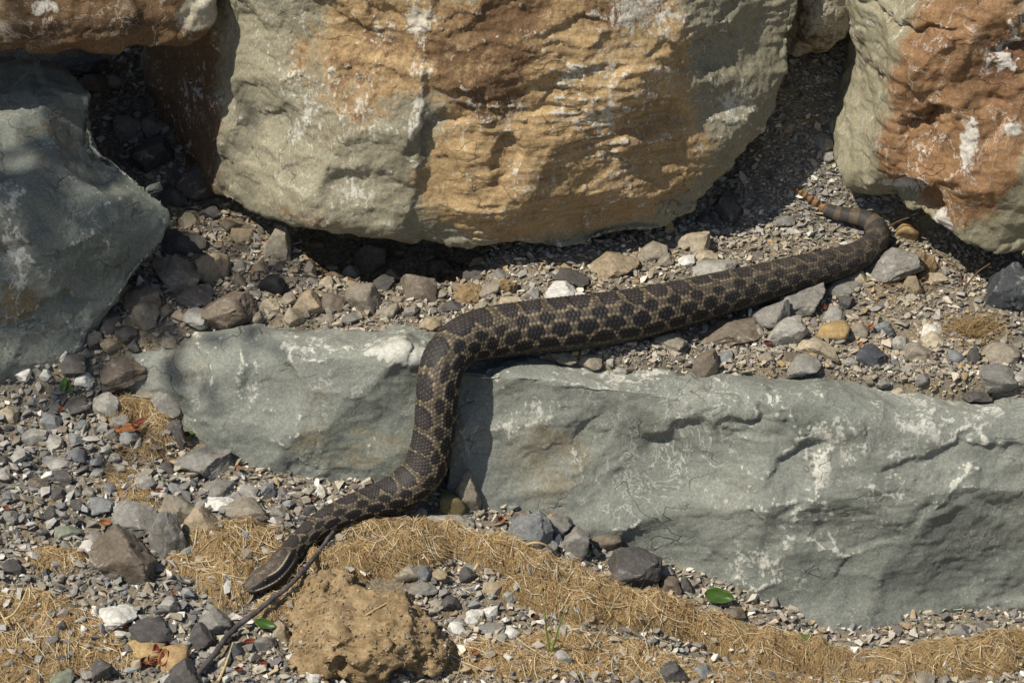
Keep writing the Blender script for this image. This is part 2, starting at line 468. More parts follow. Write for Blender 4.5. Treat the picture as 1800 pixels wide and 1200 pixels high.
# ------------------------------------------------------------------ big rocks
def boulder(name, pts, mat, label, cat, vox=0.0028, seed=0, scallop=(0.006, 0.09), lumps=0.006, strata=0.0, chips=0.0016,
            plates=((0.055, 0.055, 0.045, 0.0035), (0.022, 0.022, 0.016, 0.0014)), dents=(), tan=(), brown=(), white=(), round_it=3, edge=1.0, white0=0.0, brown0=0.0, tan0=0.0, grain=0.0006, step=None, smask=None, shells=(), crack=0.0014, pbw=0.09):
    V, F = hull_mesh(pts); V, F = remesh(V, F, vox); V = smooth(V, F, round_it)
    N = vnormals(V, F)
    wp = V + np.stack([fbm(V * 7, 3, seed + k) for k in (50, 60, 70)], 1) * 0.05
    f1, f2, _ = worley(wp / scallop[1] * np.array([1, 1, 1.3]), seed)
    d = scallop[0] * (f1 ** 2 * 1.6 - 0.5) + lumps * fbm(V * 9, 4, seed + 5)
    V = V + N * d[:, None]
    V, F = refine(V, F); N = vnormals(V, F)
    warp = np.stack([fbm(V * 26, 4, seed + k) for k in (80, 83, 86)], 1)
    d = 0
    for k, (sx, sy, sz, amp) in enumerate(plates):
        q = (V + warp * 0.016 * (1 if k == 0 else 0.6)) / np.array([sx, sy, sz])
        d = d + amp * spall(q, seed * 3 + k, pbw if k == 0 else pbw * 1.5)
    if step: d = d + step(V + warp * 0.018)
    for k, (sx, sy, sz, amp) in enumerate(shells):
        fc = facet((V + warp * 0.010) / np.array([sx, sy, sz]), seed * 5 + k + 60)
        d = d + amp * (fc - np.percentile(fc, 62))
    for (c, rx, rz, rot, dep) in dents:
        q = V - c + warp * 0.022; a = math.radians(rot)
        u = (q[:, 0] * math.cos(a) + q[:, 2] * math.sin(a)) / rx; w = (-q[:, 0] * math.sin(a) + q[:, 2] * math.cos(a)) / rz
        rr = np.sqrt(u * u + w * w + (q[:, 1] / 0.12) ** 2)
        d = d - dep * sstep(1.15, 0.72, rr) * np.clip(0.55 + 0.6 * w, 0.05, 1.15)
    cr = np.exp(-((perlin(V * 13 + warp * 0.9, seed + 30)) / 0.016) ** 2) * sstep(0.02, 0.15, perlin(V * 7, seed + 31))
    cr = cr + np.exp(-((perlin(V * 31 + warp * 0.9, seed + 32)) / 0.03) ** 2) * sstep(0.1, 0.25, perlin(V * 12, seed + 33)) * 0.6
    d = d - crack * cr
    V = V + N * d[:, None]; N = vnormals(V, F)
    d2 = chips * 0.6 * ridged(V * np.array([60, 60, 80]) + warp * 1.5, 3, seed + 9)
    if strata:
        sm = np.clip(0.35 + 2.2 * fbm(V * 10, 3, seed + 14), 0, 1.2)
        if smask: sm = sm * smask(V + warp * 0.03)
        q = (V + warp * 0.004) / np.array([0.034, 0.034, 0.0062])
        d2 = d2 + strata * sm * spall(q, seed + 40, 0.25, 0.5)
        q = (V + warp * 0.003) / np.array([0.012, 0.012, 0.0035])
        d2 = d2 + strata * 0.45 * sm * spall(q, seed + 44, 0.35, 0.6)
    d2 = d2 + grain * (fbm(V * 210, 3, seed + 20) + 0.6 * ridged(V * 420, 2, seed + 22))
    V = V + N * d2[:, None]
    Ns = vnormals(V, F); S = smooth(V, F, 4)
    conv = ((V - S) * Ns).sum(1)
    conv = conv / (conv.std() + 1e-9)
    def blobs(lst, base):
        o = np.full(len(V), base)
        for (c, rx, rz, s) in lst:
            q = V - c; rr = np.sqrt((q[:, 0] / rx) ** 2 + (q[:, 2] / rz) ** 2 + (q[:, 1] / 0.2) ** 2)
            o = o + s * sstep(1.25, 0.35, rr)
        return o
    me_w = blobs(white, white0) + edge * np.clip((conv - 0.3) * 0.26, 0, 0.7)
    Vb, o0 = based(V)
    me = mesh_np(name, Vb, F)
    attr(me, 'white', np.clip(me_w, 0, 2)); attr(me, 'tan', blobs(tan, tan0)); attr(me, 'brown', blobs(brown, brown0))
    return obj(name, me, mat, loc=o0, label=label, cat=cat)

def B(px, py, Y, rx, ry, s): return (at(px, py, Y), rx * PX, ry * PX / cp, s)
def D(px, py, Y, rx, ry, rot, dep): return (at(px, py, Y), rx * PX, ry * PX / cp, rot, dep)

# central boulder
cpts = [at(*q) for q in [(385, -160, .17), (770, -160, .115), (1100, -160, .155), (1440, -160, .235), (398, 150, .155), (745, 130, .09), (1100, 160, .118),
        (1372, 140, .205), (1366, 195, .205), (735, 320, .082), (900, 350, .088), (1120, 350, .118), (408, 362, .15), (470, 386, .13), (560, 397, .092),
        (720, 400, .088), (860, 431, .108), (960, 441, .12), (1060, 441, .138), (1150, 425, .148), (1212, 382, .168), (1262, 305, .19),
        (232, -160, .36), (236, 250, .36), (330, 300, .27)]]
cpts += [np.array(q) for q in [(-.30, .42, .12), (-.1, .42, .10), (.1, .42, .12), (.2, .42, .18), (-.3, .42, .42), (.25, .42, .42)]]
def c_ridge(z): return np.interp(z, [.08, .14, .22, .30, .36, .5], [-.094, -.088, -.082, -.076, -.068, -.064])
def c_right(V): return 0.12 + 0.88 * sstep(-.004, .010, V[:, 0] - c_ridge(V[:, 2]))
def c_step(V): return -.0048 * sstep(0, .010, V[:, 0] - c_ridge(V[:, 2])) * sstep(.26, .05, V[:, 0])
boulder('boulder', cpts, M_mid, 'huge ochre and grey sandstone boulder in the middle of the wall, above the snake', 'boulder', seed=1, strata=0.0020,
        vox=0.0033, scallop=(0.003, 0.11), lumps=0.002, chips=0.0010, round_it=1, step=c_step, smask=c_right,
        plates=((0.085, 0.06, 0.05, 0.0034), (0.026, 0.026, 0.015, 0.0012)), shells=((0.12, 0.12, 0.11, 0.020), (0.05, 0.05, 0.034, 0.0075)), grain=0.0009,
        dents=[D(785, 262, .075, 66, 54, 35, .013), D(892, 300, .075, 24, 44, -35, .009), D(1150, 258, .085, 90, 34, -6, .014), D(640, 345, .10, 90, 50, 30, .006),
               D(1280, 130, .13, 50, 40, 30, .006), D(1010, 75, .085, 70, 18, 5, .006), D(1190, 120, .1, 60, 16, -5, .006), D(700, 75, .09, 60, 60, 0, .006)],
        tan=[B(1010, 330, .09, 340, 140, .95), B(1000, 120, .1, 270, 230, .9), B(690, 50, .1, 110, 100, .75), B(610, 110, .11, 160, 150, .5)],
        brown=[B(860, 110, .09, 150, 110, .70), B(600, 110, .11, 150, 180, .48), B(1130, 60, .09, 110, 60, .4), B(310, 130, .25, 130, 330, 1.2), B(900, 200, .09, 120, 40, .3), B(540, 380, .1, 130, 22, .5), B(1000, 30, .09, 200, 50, .4)],
        white=[B(735, 110, .085, 26, 130, .38), B(735, 230, .085, 40, 60, .3), B(490, 200, .14, 70, 150, .16), B(600, 180, .11, 120, 150, .16), B(640, 350, .09, 100, 60, .12), B(1130, 60, .09, 90, 60, .5), B(1050, 190, .09, 170, 80, .28), B(1290, 230, .13, 90, 80, .30), B(700, 40, .09, 70, 60, .3), B(1000, 330, .08, 200, 90, .14), B(330, 180, .2, 100, 200, .16)], white0=0.16)
# left boulder
bpts = [at(*q) for q in [(-200, 128, .20), (45, 126, .19), (128, 138, .18), (190, 228, .14), (272, 320, .095), (303, 370, .07), (293, 428, .055), (252, 492, .04),
        (182, 520, .03), (160, 548, .025), (132, 628, .01), (15, 642, -.01), (-200, 645, -.03), (90, 420, .02), (-200, 330, .02), (60, 330, .04), (210, 350, .055)]]
bpts += [np.array(q) for q in [(-.6, .0, -.10), (-.41, .03, -.08), (-.40, .12, -.04), (-.6, .32, .02), (-.50, .30, .10), (-.6, .32, .14)]]
boulder('boulder', bpts, M_left, 'large slate green boulder at the left edge, overhung by the brown slab', 'boulder', seed=2, vox=0.0040, white0=0.12, scallop=(0.003, 0.10), lumps=0.004, chips=0.0009, round_it=1, plates=((0.085, 0.085, 0.065, 0.0030),), shells=((0.12, 0.12, 0.10, 0.030), (0.055, 0.055, 0.042, 0.0095)),
        dents=[D(30, 470, .01, 70, 40, 20, .008), D(150, 250, .12, 80, 40, -30, .008), D(90, 560, .0, 80, 20, 0, .008)],
        tan=[B(30, 540, 0, 60, 50, .5), B(110, 240, .12, 120, 60, .35)], brown=[B(230, 285, .1, 60, 25, .5), B(20, 160, .15, 60, 30, .4), B(60, 590, .0, 80, 25, .3)],
        white=[B(20, 450, .0, 30, 120, .40), B(170, 440, .03, 60, 60, .22), B(40, 340, .04, 90, 30, .15)], edge=0.8)
# upper-left slab
apts = [at(*q) for q in [(-260, -260, .14), (372, -260, .19), (370, 0, .165), (366, 52, .15), (332, 84, .14), (235, 90, .125), (90, 96, .11), (-260, 104, .08), (100, 40, .10), (300, 30, .13)]]
apts += [np.array(q) for q in [(-.62, .38, .25), (-.30, .38, .25), (-.27, .38, .45), (-.62, .38, .5)]]
boulder('boulder', apts, M_top, 'brown sandstone slab overhanging the dark crevice in the upper left corner', 'boulder', seed=3, vox=0.0042, scallop=(0.005, 0.10), lumps=0.007, strata=0.0012,
        tan0=0.55, brown=[B(80, 50, .10, 180, 30, .5), B(240, 30, .13, 100, 25, .35)], white=[B(75, 8, .11, 45, 14, .7), B(350, 18, .15, 26, 30, .5)], tan=[B(350, 18, .15, 36, 30, -.8), B(200, 85, .12, 220, 18, .25)], edge=0.6)
# small wedge boulder at the top of the gap
dpts = [at(*q) for q in [(1385, -200, .27), (1520, -200, .27), (1512, 10, .255), (1496, 52, .255), (1452, 92, .27), (1388, 98, .285), (1374, 60, .285), (1450, 20, .235)]]
dpts += [np.array(q) for q in [(.22, .45, .2), (.33, .45, .2), (.22, .45, .45), (.33, .45, .45)]]
boulder('boulder', dpts, M_top, 'small brown wedge boulder jammed in the gap between the two rusty boulders', 'boulder', seed=4, vox=0.003, scallop=(0.004, 0.06), lumps=0.006,
        tan0=0.35, brown=[B(1420, 40, .26, 50, 50, .5)], edge=0.7)
# right boulder
epts = [at(*q) for q in [(1530, -200, .26), (1600, -200, .16), (1486, 130, .25), (1482, 282, .235), (1500, 306, .22), (1538, 320, .185), (1600, 352, .15), (1648, 392, .125), (1690, 430, .11), (1752, 446, .11),
        (2050, 470, .12), (2050, -200, .14), (1598, 110, .14), (1560, 230, .145), (1700, 300, .10), (1900, 250, .10)]]
epts += [np.array(q) for q in [(.33, .42, .08), (.7, .42, .08), (.33, .42, .45), (.7, .42, .45)]]
boulder('boulder', epts, M_right, 'reddish boulder with bright white chips at the right edge of the wall', 'boulder', seed=5, vox=0.0036, strata=0.0016, scallop=(0.005, 0.10), lumps=0.004, chips=0.0011, round_it=1,
        plates=((0.06, 0.06, 0.045, 0.0030), (0.022, 0.022, 0.012, 0.0012)), shells=((0.10, 0.10, 0.09, 0.024), (0.045, 0.045, 0.034, 0.0085)), dents=[D(1630, 222, .135, 56, 24, 52, .020), D(1602, 372, .13, 52, 46, -15, .026), D(1705, 250, .11, 46, 80, -20, .008), D(1600, 50, .15, 80, 12, 0, .007), D(1790, 80, .13, 70, 14, -10, .009)],
        tan=[B(1690, 180, .12, 150, 260, .95), B(1620, 300, .13, 90, 60, .6)], brown=[B(1790, 130, .11, 90, 110, .6), B(1620, 150, .14, 50, 70, .35), B(1640, 60, .14, 100, 30, .5), B(1720, 345, .11, 60, 40, .4)],
        white=[B(1705, 265, .1, 22, 60, .85), B(1590, 345, .14, 60, 16, .8), B(1740, 110, .12, 70, 40, .6), B(1785, 35, .13, 25, 50, .6), B(1660, 400, .12, 18, 40, .7), B(1790, 235, .1, 30, 15, .6), B(1540, 200, .17, 30, 150, .15)], edge=0.9)
# ledge block, left half
def skirt(p, z, k=0.24): return np.array([p[0], p[1] - k * (p[2] - z), z])
lf = [at(432, 652, -.022), at(560, 628, -.030), at(700, 622, -.033), at(772, 630, -.033)]
lpts = lf + [skirt(p, -.24) for p in lf] + [at(118, 642, .03), at(225, 566, .06), at(310, 570, .06)]
lpts += [np.array(q) for q in [(-.42, .0, -.2), (-.36, .14, -.2), (-.066, .10, -.2), (-.066, .10, -.045), (-.26, .12, -.035), (-.34, .12, -.05)]]
boulder('stone_block', lpts, M_block, 'grey green ledge block with a slanting left facet, left of the descending snake', 'stone block', seed=6, vox=0.0034, round_it=1, scallop=(0.002, 0.12), lumps=0.004, chips=0.0009, grain=0.0004, plates=((0.085, 0.085, 0.065, 0.0030),), shells=((0.12, 0.12, 0.09, 0.020), (0.055, 0.055, 0.042, 0.0090), (0.02, 0.02, 0.016, 0.0017)),
        dents=[D(480, 700, -.05, 60, 50, 20, .005), D(330, 650, 0, 60, 30, -50, .007)],
        white=[B(600, 612, -.03, 170, 22, .30), B(430, 690, -.04, 30, 70, .3), B(720, 615, -.03, 70, 20, .35), B(520, 760, -.06, 90, 40, .1)], tan=[B(330, 640, .0, 70, 50, .35), B(620, 800, -.06, 200, 60, .45), B(560, 700, -.045, 150, 60, .25)], edge=1.0, white0=0.10, strata=0.0006)
rf = [at(782, 644, -.034), at(840, 652, -.036), at(1050, 684, -.040), at(1300, 706, -.045), at(1440, 712, -.045), at(1480, 745, -.056), at(1800, 776, -.045), at(2060, 792, -.025)]
rpts = rf + [skirt(p, -.33, 0.22 if p[0] < .3 else 0.07) for p in rf] + [at(1500, 704, -.015), at(1800, 726, -.010), at(2060, 734, -.01)]
rpts += [np.array(q) for q in [(-.060, .10, -.2), (-.060, .08, -.022), (.56, .12, -.2), (.56, .10, -.08), (.2, .10, -.055)]]
boulder('stone_block', rpts, M_block, 'long grey green ledge block with white scuffs, right of the descending snake', 'stone block', seed=8, vox=0.0038, round_it=1, scallop=(0.002, 0.15), lumps=0.004, chips=0.0009, grain=0.0004, plates=((0.10, 0.10, 0.075, 0.0032),), shells=((0.14, 0.14, 0.11, 0.022), (0.06, 0.06, 0.044, 0.0080), (0.022, 0.022, 0.017, 0.0018)),
        dents=[D(1330, 745, -.05, 60, 26, 0, .008), D(1250, 830, -.07, 150, 70, 15, .007), D(1390, 860, -.07, 40, 90, -25, .008), D(1700, 840, -.07, 200, 40, 3, .005)],
        white=[B(1080, 680, -.04, 230, 16, .40), B(1620, 750, -.05, 200, 40, .40), B(1440, 800, -.06, 60, 60, .4), B(920, 740, -.05, 90, 70, .28), B(1400, 950, -.09, 120, 110, .24), B(1200, 830, -.07, 120, 60, .2), B(1330, 1040, -.1, 80, 60, .3), B(1620, 850, -.07, 120, 40, .2)],
        tan=[B(950, 820, -.06, 140, 100, .4), B(1130, 700, -.05, 140, 40, .3)], edge=1.0, white0=0.10, strata=0.0006)

# ------------------------------------------------------------------ loose stones with their own labels
def ico(level):
    bm = bmesh.new(); bmesh.ops.create_icosphere(bm, subdivisions=level, radius=1.0)
    V = np.array([v.co[:] for v in bm.verts]); F = np.array([[v.index for v in f.verts] for f in bm.faces]); bm.free()
    return V / np.linalg.norm(V, axis=1)[:, None], F
ICO = {k: ico(k) for k in (3, 4, 5)}

def stone_shape(seed, rnd=0.0, lvl=4, pointed=0.0, rough=0.04):
    """unit stone: soft-edged random polytope"""
    g = np.random.default_rng(seed)
    V, F = ICO[lvl]
    k = g.integers(13, 22); n = g.normal(size=(k, 3)); n[:2, 2] = np.abs(n[:2, 2]) + 0.6; n /= np.linalg.norm(n, axis=1)[:, None]
    d = g.uniform(0.66, 1.05, k)
    n = np.concatenate([n, np.eye(3), -np.eye(3)]); d = np.concatenate([d, np.full(6, 1.02)])
    if pointed: n = np.concatenate([n, [[0.75, 0, 0.55], [-0.75, 0.1, 0.5], [0, -0.8, 0.45]]]); d = np.concatenate([d, [0.62, 0.62, 0.66]])
    c = V @ n.T
    with np.errstate(divide='ignore'): r = np.where(c > 0.05, d / np.maximum(c, 0.05), 9.0)
    K = 10.0 if rnd > 0.5 else 85.0
    m = r.min(1); rr = m - np.log(np.exp(-K * (r - m[:, None])).sum(1)) / K
    rs = np.sort(r, 1); edge = np.exp(-((rs[:, 1] - rs[:, 0]) / 0.06) ** 2)
    P = V * rr[:, None]
    wq = P + 0.25 * np.stack([fbm(P * 2.5, 3, seed % 71 + q) for q in (0, 3, 6)], 1)
    P = P * (1 + 1.3 * rough * fbm(P * 1.8, 4, seed % 97) + (0 if rnd > .5 else 1.1 * rough * spall(wq * 1.5, seed % 200, .2)) + (0 if rnd > .5 else .5 * rough * spall(wq * 3.6, seed % 190, .25)) + rough * 0.45 * fbm(P * 9, 3, seed % 89))[:, None]
    lo, hi = P.min(0), P.max(0)
    return (P - (lo + hi) / 2) / ((hi - lo) / 2), F, edge

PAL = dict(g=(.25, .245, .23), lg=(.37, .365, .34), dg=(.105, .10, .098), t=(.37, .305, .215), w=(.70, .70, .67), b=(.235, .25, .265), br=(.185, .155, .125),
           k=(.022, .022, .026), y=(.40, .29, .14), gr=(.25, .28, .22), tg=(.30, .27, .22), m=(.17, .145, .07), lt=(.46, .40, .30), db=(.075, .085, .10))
FOOT = []
NS = [0]
def stone(px, py, w, h, col, label, rnd=0, pt=0, rot=0.0, name='stone', lift=0.14, group=None, cat=None, mat=None, rough=0.055):
    NS[0] += 1; sd = 1000 + NS[0] * 7
    W = w * PX * 0.54; Dp = min(W * 0.85, h * PX * 0.9)
    Hs = (h * PX * 0.54); inner = Hs ** 2 - (Dp * sp) ** 2
    Hh = math.sqrt(inner) / cp if inner > (0.5 * Hs) ** 2 else 0.55 * Hs / cp
    lvl = 4 if w * h < 4200 else 5
    P, F, edge = stone_shape(sd, rnd, lvl, pt, rough)
    c = drop(px, py, Hh * lift * 2)
    P = P * np.array([W, Dp, Hh])
    a = math.radians(rot); ca, sa = math.cos(a), math.sin(a)
    P = np.stack([P[:, 0] * ca - P[:, 2] * sa, P[:, 1], P[:, 0] * sa + P[:, 2] * ca], 1) + c
    Vb, o0 = based(P); me = mesh_np(name, Vb, F); attr(me, 'edge', edge)
    if rnd < .5: me.set_sharp_from_angle(angle=math.radians(24))
    o = obj(name, me, mat or M_stone, loc=o0, label=label, cat=cat or ('pebble' if name == 'pebble' else 'stone'), group=group)
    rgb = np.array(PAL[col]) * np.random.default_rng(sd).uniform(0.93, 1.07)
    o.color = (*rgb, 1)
    FOOT.append((c[0], c[1], max(W, 0.004), max(Dp, 0.004)))
    return o
# (px, py, width, height, colour, label, rounded, pointed, tilt)
ST = [
 # among the rubble between the left boulder and the left ledge block
 (200, 513, 57, 76, 't', 'upright brown stone with a pale tip, leaning at the foot of the slate green boulder', 0, 1, 0),
 (253, 528, 66, 52, 'br', 'squat brown grey stone wedged right of the upright pale tipped stone', 0, 0, -10),
 (310, 488, 88, 62, 'tg', 'broad sunlit tan grey slab leaning above the dark rubble right of the slate green boulder', 0, 0, -12),
 (374, 474, 58, 58, 't', 'matt tan stone right behind the broad tan grey slab', 0, 0, 0),
 (325, 432, 78, 46, 'dg', 'charcoal block beside the right flank of the slate green boulder', 0, 0, -8),
 (257, 455, 26, 40, 't', 'slim tan stone standing against the slate green boulder', 0, 1, 0),
 (237, 483, 30, 46, 'dg', 'dark narrow stone below the slim tan stone', 0, 0, 15),
 (342, 525, 66, 48, 'dg', 'dark grey stone below the broad tan grey slab', 0, 0, 20),
 (400, 544, 97, 62, 'br', 'big flat brown grey stone resting on the back of the left ledge block', 0, 0, 3),
 (480, 501, 48, 38, 'k', 'jet black smooth stone among tan gravel', 1, 0, 0),
 (543, 534, 56, 48, 't', 'tan wedge stone near the rear edge of the left ledge block', 0, 1, 0),
 (588, 533, 44, 38, 'br', 'small brown grey stone touching the tan wedge stone', 0, 0, 0),
 (638, 523, 62, 52, 'tg', 'tan faceted stone at the mouth of the dark hollow under the central boulder', 0, 0, 0),
 (255, 554, 50, 44, 'tg', 'tan grey stone perched on the crest of the slanting facet', 0, 0, 25),
 (345, 563, 52, 40, 'lg', 'crumbly whitish stone on the top of the left ledge block', 0, 0, 0),
 (492, 432, 54, 68, 'tg', 'pointed tan stone standing at the left end of the dark hollow', 0, 1, -8),
 (430, 416, 42, 34, 't', 'tan shard just under the lower left corner of the central boulder', 0, 0, 20),
 (405, 398, 44, 26, 'br', 'brown chip tucked under the central boulder corner', 0, 0, -15),
 (543, 473, 26, 32, 'tg', 'small upright chip left of the dark hollow floor', 0, 1, 0),
 (165, 598, 36, 32, 'dg', 'dark grey stone at the upper left end of the slanting facet', 0, 0, 20),
 (195, 568, 40, 34, 'dg', 'dark lump between the slate green boulder and the slanting facet', 0, 0, 0),
 (150, 568, 30, 28, 'br', 'small brown stone touching the foot of the slate green boulder', 0, 0, 0),
 (132, 640, 48, 34, 'dg', 'low dark stone at the left tip of the slanting facet', 0, 0, -10),
 # left slope
 (220, 657, 78, 60, 'br', 'dark rounded brown grey stone in front of the slanting facet', 0, 0, 0),
 (38, 659, 32, 22, 'w', 'small white stone under the foot of the slate green boulder', 0, 0, 0),
 (147, 668, 30, 24, 'w', 'white angular stone left of the dark rounded brown grey stone', 0, 0, 10),
 (80, 660, 22, 22, 'w', 'tiny bright stone below the slate green boulder, right of the other white one', 0, 1, 0),
 (187, 716, 46, 48, 'lg', 'pale grey faceted stone just left of the arched coir tuft', 0, 0, 0),
 (133, 717, 42, 28, 'dg', 'flat dark stone beside the small green seedling', 0, 0, 0),
 (297, 708, 72, 60, 'g', 'grey pointed stone above the arched coir tuft', 0, 1, -12),
 (262, 694, 44, 26, 'tg', 'tan sliver against the grey pointed stone', 0, 0, -20),
 (335, 716, 30, 40, 'dg', 'dark narrow stone right of the grey pointed stone', 0, 0, 0),
 (355, 738, 48, 36, 'lg', 'light two toned stone below the slanting facet', 0, 1, 0),
 (457, 753, 62, 64, 'lg', 'pale grey crumbly stone at the lower left corner of the left ledge block', 0, 0, -10),
 (497, 773, 52, 30, 'w', 'whitish stone lying against the left ledge block beside the pale crumbly one', 0, 0, 8),
 (306, 765, 42, 62, 'dg', 'dark grey slab standing right of the arched coir tuft', 0, 0, -20),
 (374, 760, 68, 34, 'dg', 'dark flat slab left of the pale grey crumbly stone', 0, 0, 12),
 (357, 812, 98, 58, 'g', 'large smooth grey slab in the middle of the left slope', 0, 0, 5),
 (487, 797, 118, 42, 'tg', 'long tan grey slab at the foot of the left ledge block', 0, 0, 6),
 (562, 815, 46, 62, 'br', 'dark ended stone at the right end of the long tan grey slab', 0, 0, 15),
 (60, 766, 44, 26, 'lg', 'pale streaked grey stone on the upper left slope', 0, 0, 18),
 (90, 744, 34, 32, 'b', 'blue grey block on the upper left slope', 0, 0, 0),
 (16, 728, 32, 28, 'lt', 'tan white stone at the left edge under the slate green boulder', 0, 0, 0),
 (100, 815, 50, 26, 'lg', 'pale oblong stone on the left slope', 0, 0, 0),
 (107, 839, 42, 26, 'dg', 'dark oblong stone directly below the pale oblong one', 0, 0, 0),
 (68, 850, 32, 22, 'br', 'dark brown flat stone left of the oblong pair', 0, 0, 0),
 (177, 888, 46, 26, 'b', 'blue grey flat stone left of the thin coir wisp', 0, 0, 5),
 (117, 934, 48, 20, 'gr', 'flat greenish stone on the left slope', 0, 0, 0),
 (155, 961, 40, 28, 'w', 'bluish white triangular stone beside the small coir pad', 0, 1, 0),
 (20, 998, 34, 26, 'dg', 'dark stone at the left edge above the corner coir mat', 0, 0, 0),
 (217, 985, 114, 84, 'br', 'big dark brown grey stone in the left foreground', 0, 0, -18),
 (240, 911, 78, 54, 'g', 'grey flat stone behind the tall two stepped stone', 0, 0, -8),
 (293, 950, 64, 104, 'g', 'tall grey stone with a stepped top, leaning right of the big dark stone', 0, 0, 8),
 (317, 896, 62, 52, 'tg', 'tan grey stone with a shaded right side, above the tall stepped stone', 0, 0, -20),
 (352, 919, 62, 54, 't', 'sunlit tan stone touching the rear of the coir pile near the snake head', 0, 1, 0),
 (388, 884, 58, 28, 'w', 'bright white flat stone uphill of the coir pile', 0, 0, 8),
 (430, 893, 82, 38, 'tg', 'flat tan grey slab right of the bright white flat stone', 0, 0, -8),
 (383, 862, 56, 30, 'g', 'grey slab uphill of the bright white flat stone', 0, 0, 4),
 (437, 863, 36, 22, 'lg', 'pale stone between two grey slabs uphill of the snake neck', 0, 0, 0),
 (563, 866, 26, 28, 'w', 'bright white stone with a small red scrap, uphill of the snake neck', 0, 1, 0),
 (200, 1085, 72, 36, 'w', 'white flat heart shaped stone in the lower left', 0, 0, 5),
 (210, 1112, 30, 18, 'w', 'small white oval pebble below the white flat heart shaped stone', 1, 0, 0),
 (262, 1111, 78, 46, 'dg', 'dark grey wedge right of the small white oval pebble', 0, 0, -15),
 (352, 1122, 44, 46, 'dg', 'dark pointed stone left of the twig', 0, 1, 10),
 (377, 1094, 52, 38, 'g', 'smooth grey stone beside the twig middle', 0, 0, -5),
 (257, 1143, 58, 32, 'y', 'half buried yellowish stone behind the potato shaped pebble', 1, 0, 0),
 (323, 1186, 56, 50, 'dg', 'dark sharp wedge at the thin lower end of the twig', 0, 1, 0),
 (240, 1170, 16, 24, 'lt', 'tiny cream stone left of the curled red leaf', 1, 0, 0),
 (297, 1067, 36, 36, 'lg', 'pale grey block in the gravel left of the snake snout', 0, 0, 0),
 (260, 1035, 16, 26, 'lt', 'thin cream chip standing left of the snake snout', 0, 1, 0),
 (172, 1180, 44, 40, 'dg', 'dark stone with whitish marks near the bottom left edge', 0, 0, 0),
 (100, 1194, 52, 30, 'gr', 'greenish grey stone at the bottom edge by the coir', 0, 0, 0),
 (22, 1148, 42, 22, 'br', 'brown stone lying on the corner coir mat', 0, 0, 0),
 (493, 1112, 28, 32, 't', 'tan upright block right of the twig', 0, 0, 0),
 (467, 1131, 34, 28, 'g', 'grey rounded stone right of the twig', 0, 0, 0),
 (415, 1147, 38, 30, 'db', 'dark blue stone right of the lower twig', 0, 1, 0),
 (520, 1157, 32, 16, 'w', 'pale flat pebble below the clay clod left end', 1, 0, 0),
 (553, 1190, 26, 22, 'w', 'white pebble at the bottom edge below the clay clod', 0, 0, 0),
 # foot of the right block and middle foreground
 (797, 892, 44, 54, 'm', 'mossy rounded stone in the corner where the two ledge blocks meet', 1, 0, 0),
 (820, 872, 48, 84, 'tg', 'tall grey stone behind the mossy rounded stone', 0, 1, 0),
 (792, 922, 80, 38, 'lg', 'pale grey oblong stone at the upper rim of the coir roll', 0, 0, -6),
 (740, 907, 24, 26, 'lg', 'small pale stone beside the snake where it reaches the ground', 0, 0, 0),
 (815, 906, 24, 18, 'g', 'small grey pebble below the mossy rounded stone', 1, 0, 0),
 (690, 922, 26, 16, 'w', 'small white chip between the snake and the coir roll', 0, 0, 0),
 (935, 941, 78, 78, 'b', 'big blue grey stone behind the coir roll', 0, 0, -20),
 (950, 965, 58, 32, 'g', 'flat grey stone half under the arched dry stalk', 0, 0, 0),
 (980, 922, 50, 40, 'g', 'grey stone behind the big blue grey stone', 0, 0, 10),
 (1010, 957, 56, 54, 'g', 'grey slab right of the big blue grey stone', 0, 0, 10),
 (981, 953, 18, 26, 'w', 'slim white chip between two grey stones behind the coir roll', 0, 1, 0),
 (1062, 950, 58, 36, 'br', 'speckled brown stone at the foot of the right ledge block', 1, 0, 0),
 (1113, 1003, 98, 76, 'dg', 'big charcoal boulder stone sitting on the coir roll', 0, 0, 4),
 (1177, 1030, 42, 36, 'br', 'brown stone right of the charcoal stone', 0, 0, 0),
 (1172, 1006, 26, 26, 'lg', 'pale chip above the brown stone right of the charcoal stone', 0, 1, 0),
 (990, 1060, 62, 38, 'db', 'dark slate stone nested in the coir fold', 0, 0, -14),
 (1033, 1087, 24, 18, 't', 'small tan stone right of the dark slate stone', 0, 0, 0),
 (720, 1007, 48, 34, 'tg', 'tan grey stone in the hollow below the coir roll', 0, 0, 0),
 (744, 1010, 30, 36, 'b', 'small blue grey stone resting on the tan grey one', 0, 1, 0),
 (771, 1014, 28, 26, 't', 'tan chip right of the small blue grey stone', 0, 0, 0),
 (822, 1012, 28, 30, 'dg', 'dark chip below the coir roll', 0, 0, 0),
 (833, 995, 38, 16, 'g', 'flat grey chip against the coir roll', 0, 0, 0),
 (790, 1060, 36, 24, 'dg', 'dark streaked stone right of the clay clod', 0, 0, 0),
 (743, 1036, 48, 20, 'g', 'flat grey stone on the upper right rim of the clay clod', 0, 0, 5),
 (833, 1086, 32, 24, 'w', 'white rounded stone right of the clay clod', 0, 0, 0),
 (862, 1078, 24, 22, 'w', 'white crumbly stone right of the rounded white one', 0, 0, 0),
 (802, 1104, 30, 20, 'w', 'white flat chip lower left of the rounded white stone', 0, 0, 0),
 (898, 1114, 30, 22, 'w', 'white oval stone left of the grass blades', 1, 0, 0),
 (878, 1122, 24, 18, 'lg', 'pale stone touching the white oval stone', 0, 0, 0),
 (865, 1105, 44, 22, 'g', 'grey flat stone above the white oval stone', 0, 0, 0),
 (895, 1049, 28, 22, 'lg', 'light grey block left of the dark slate stone', 0, 0, 0),
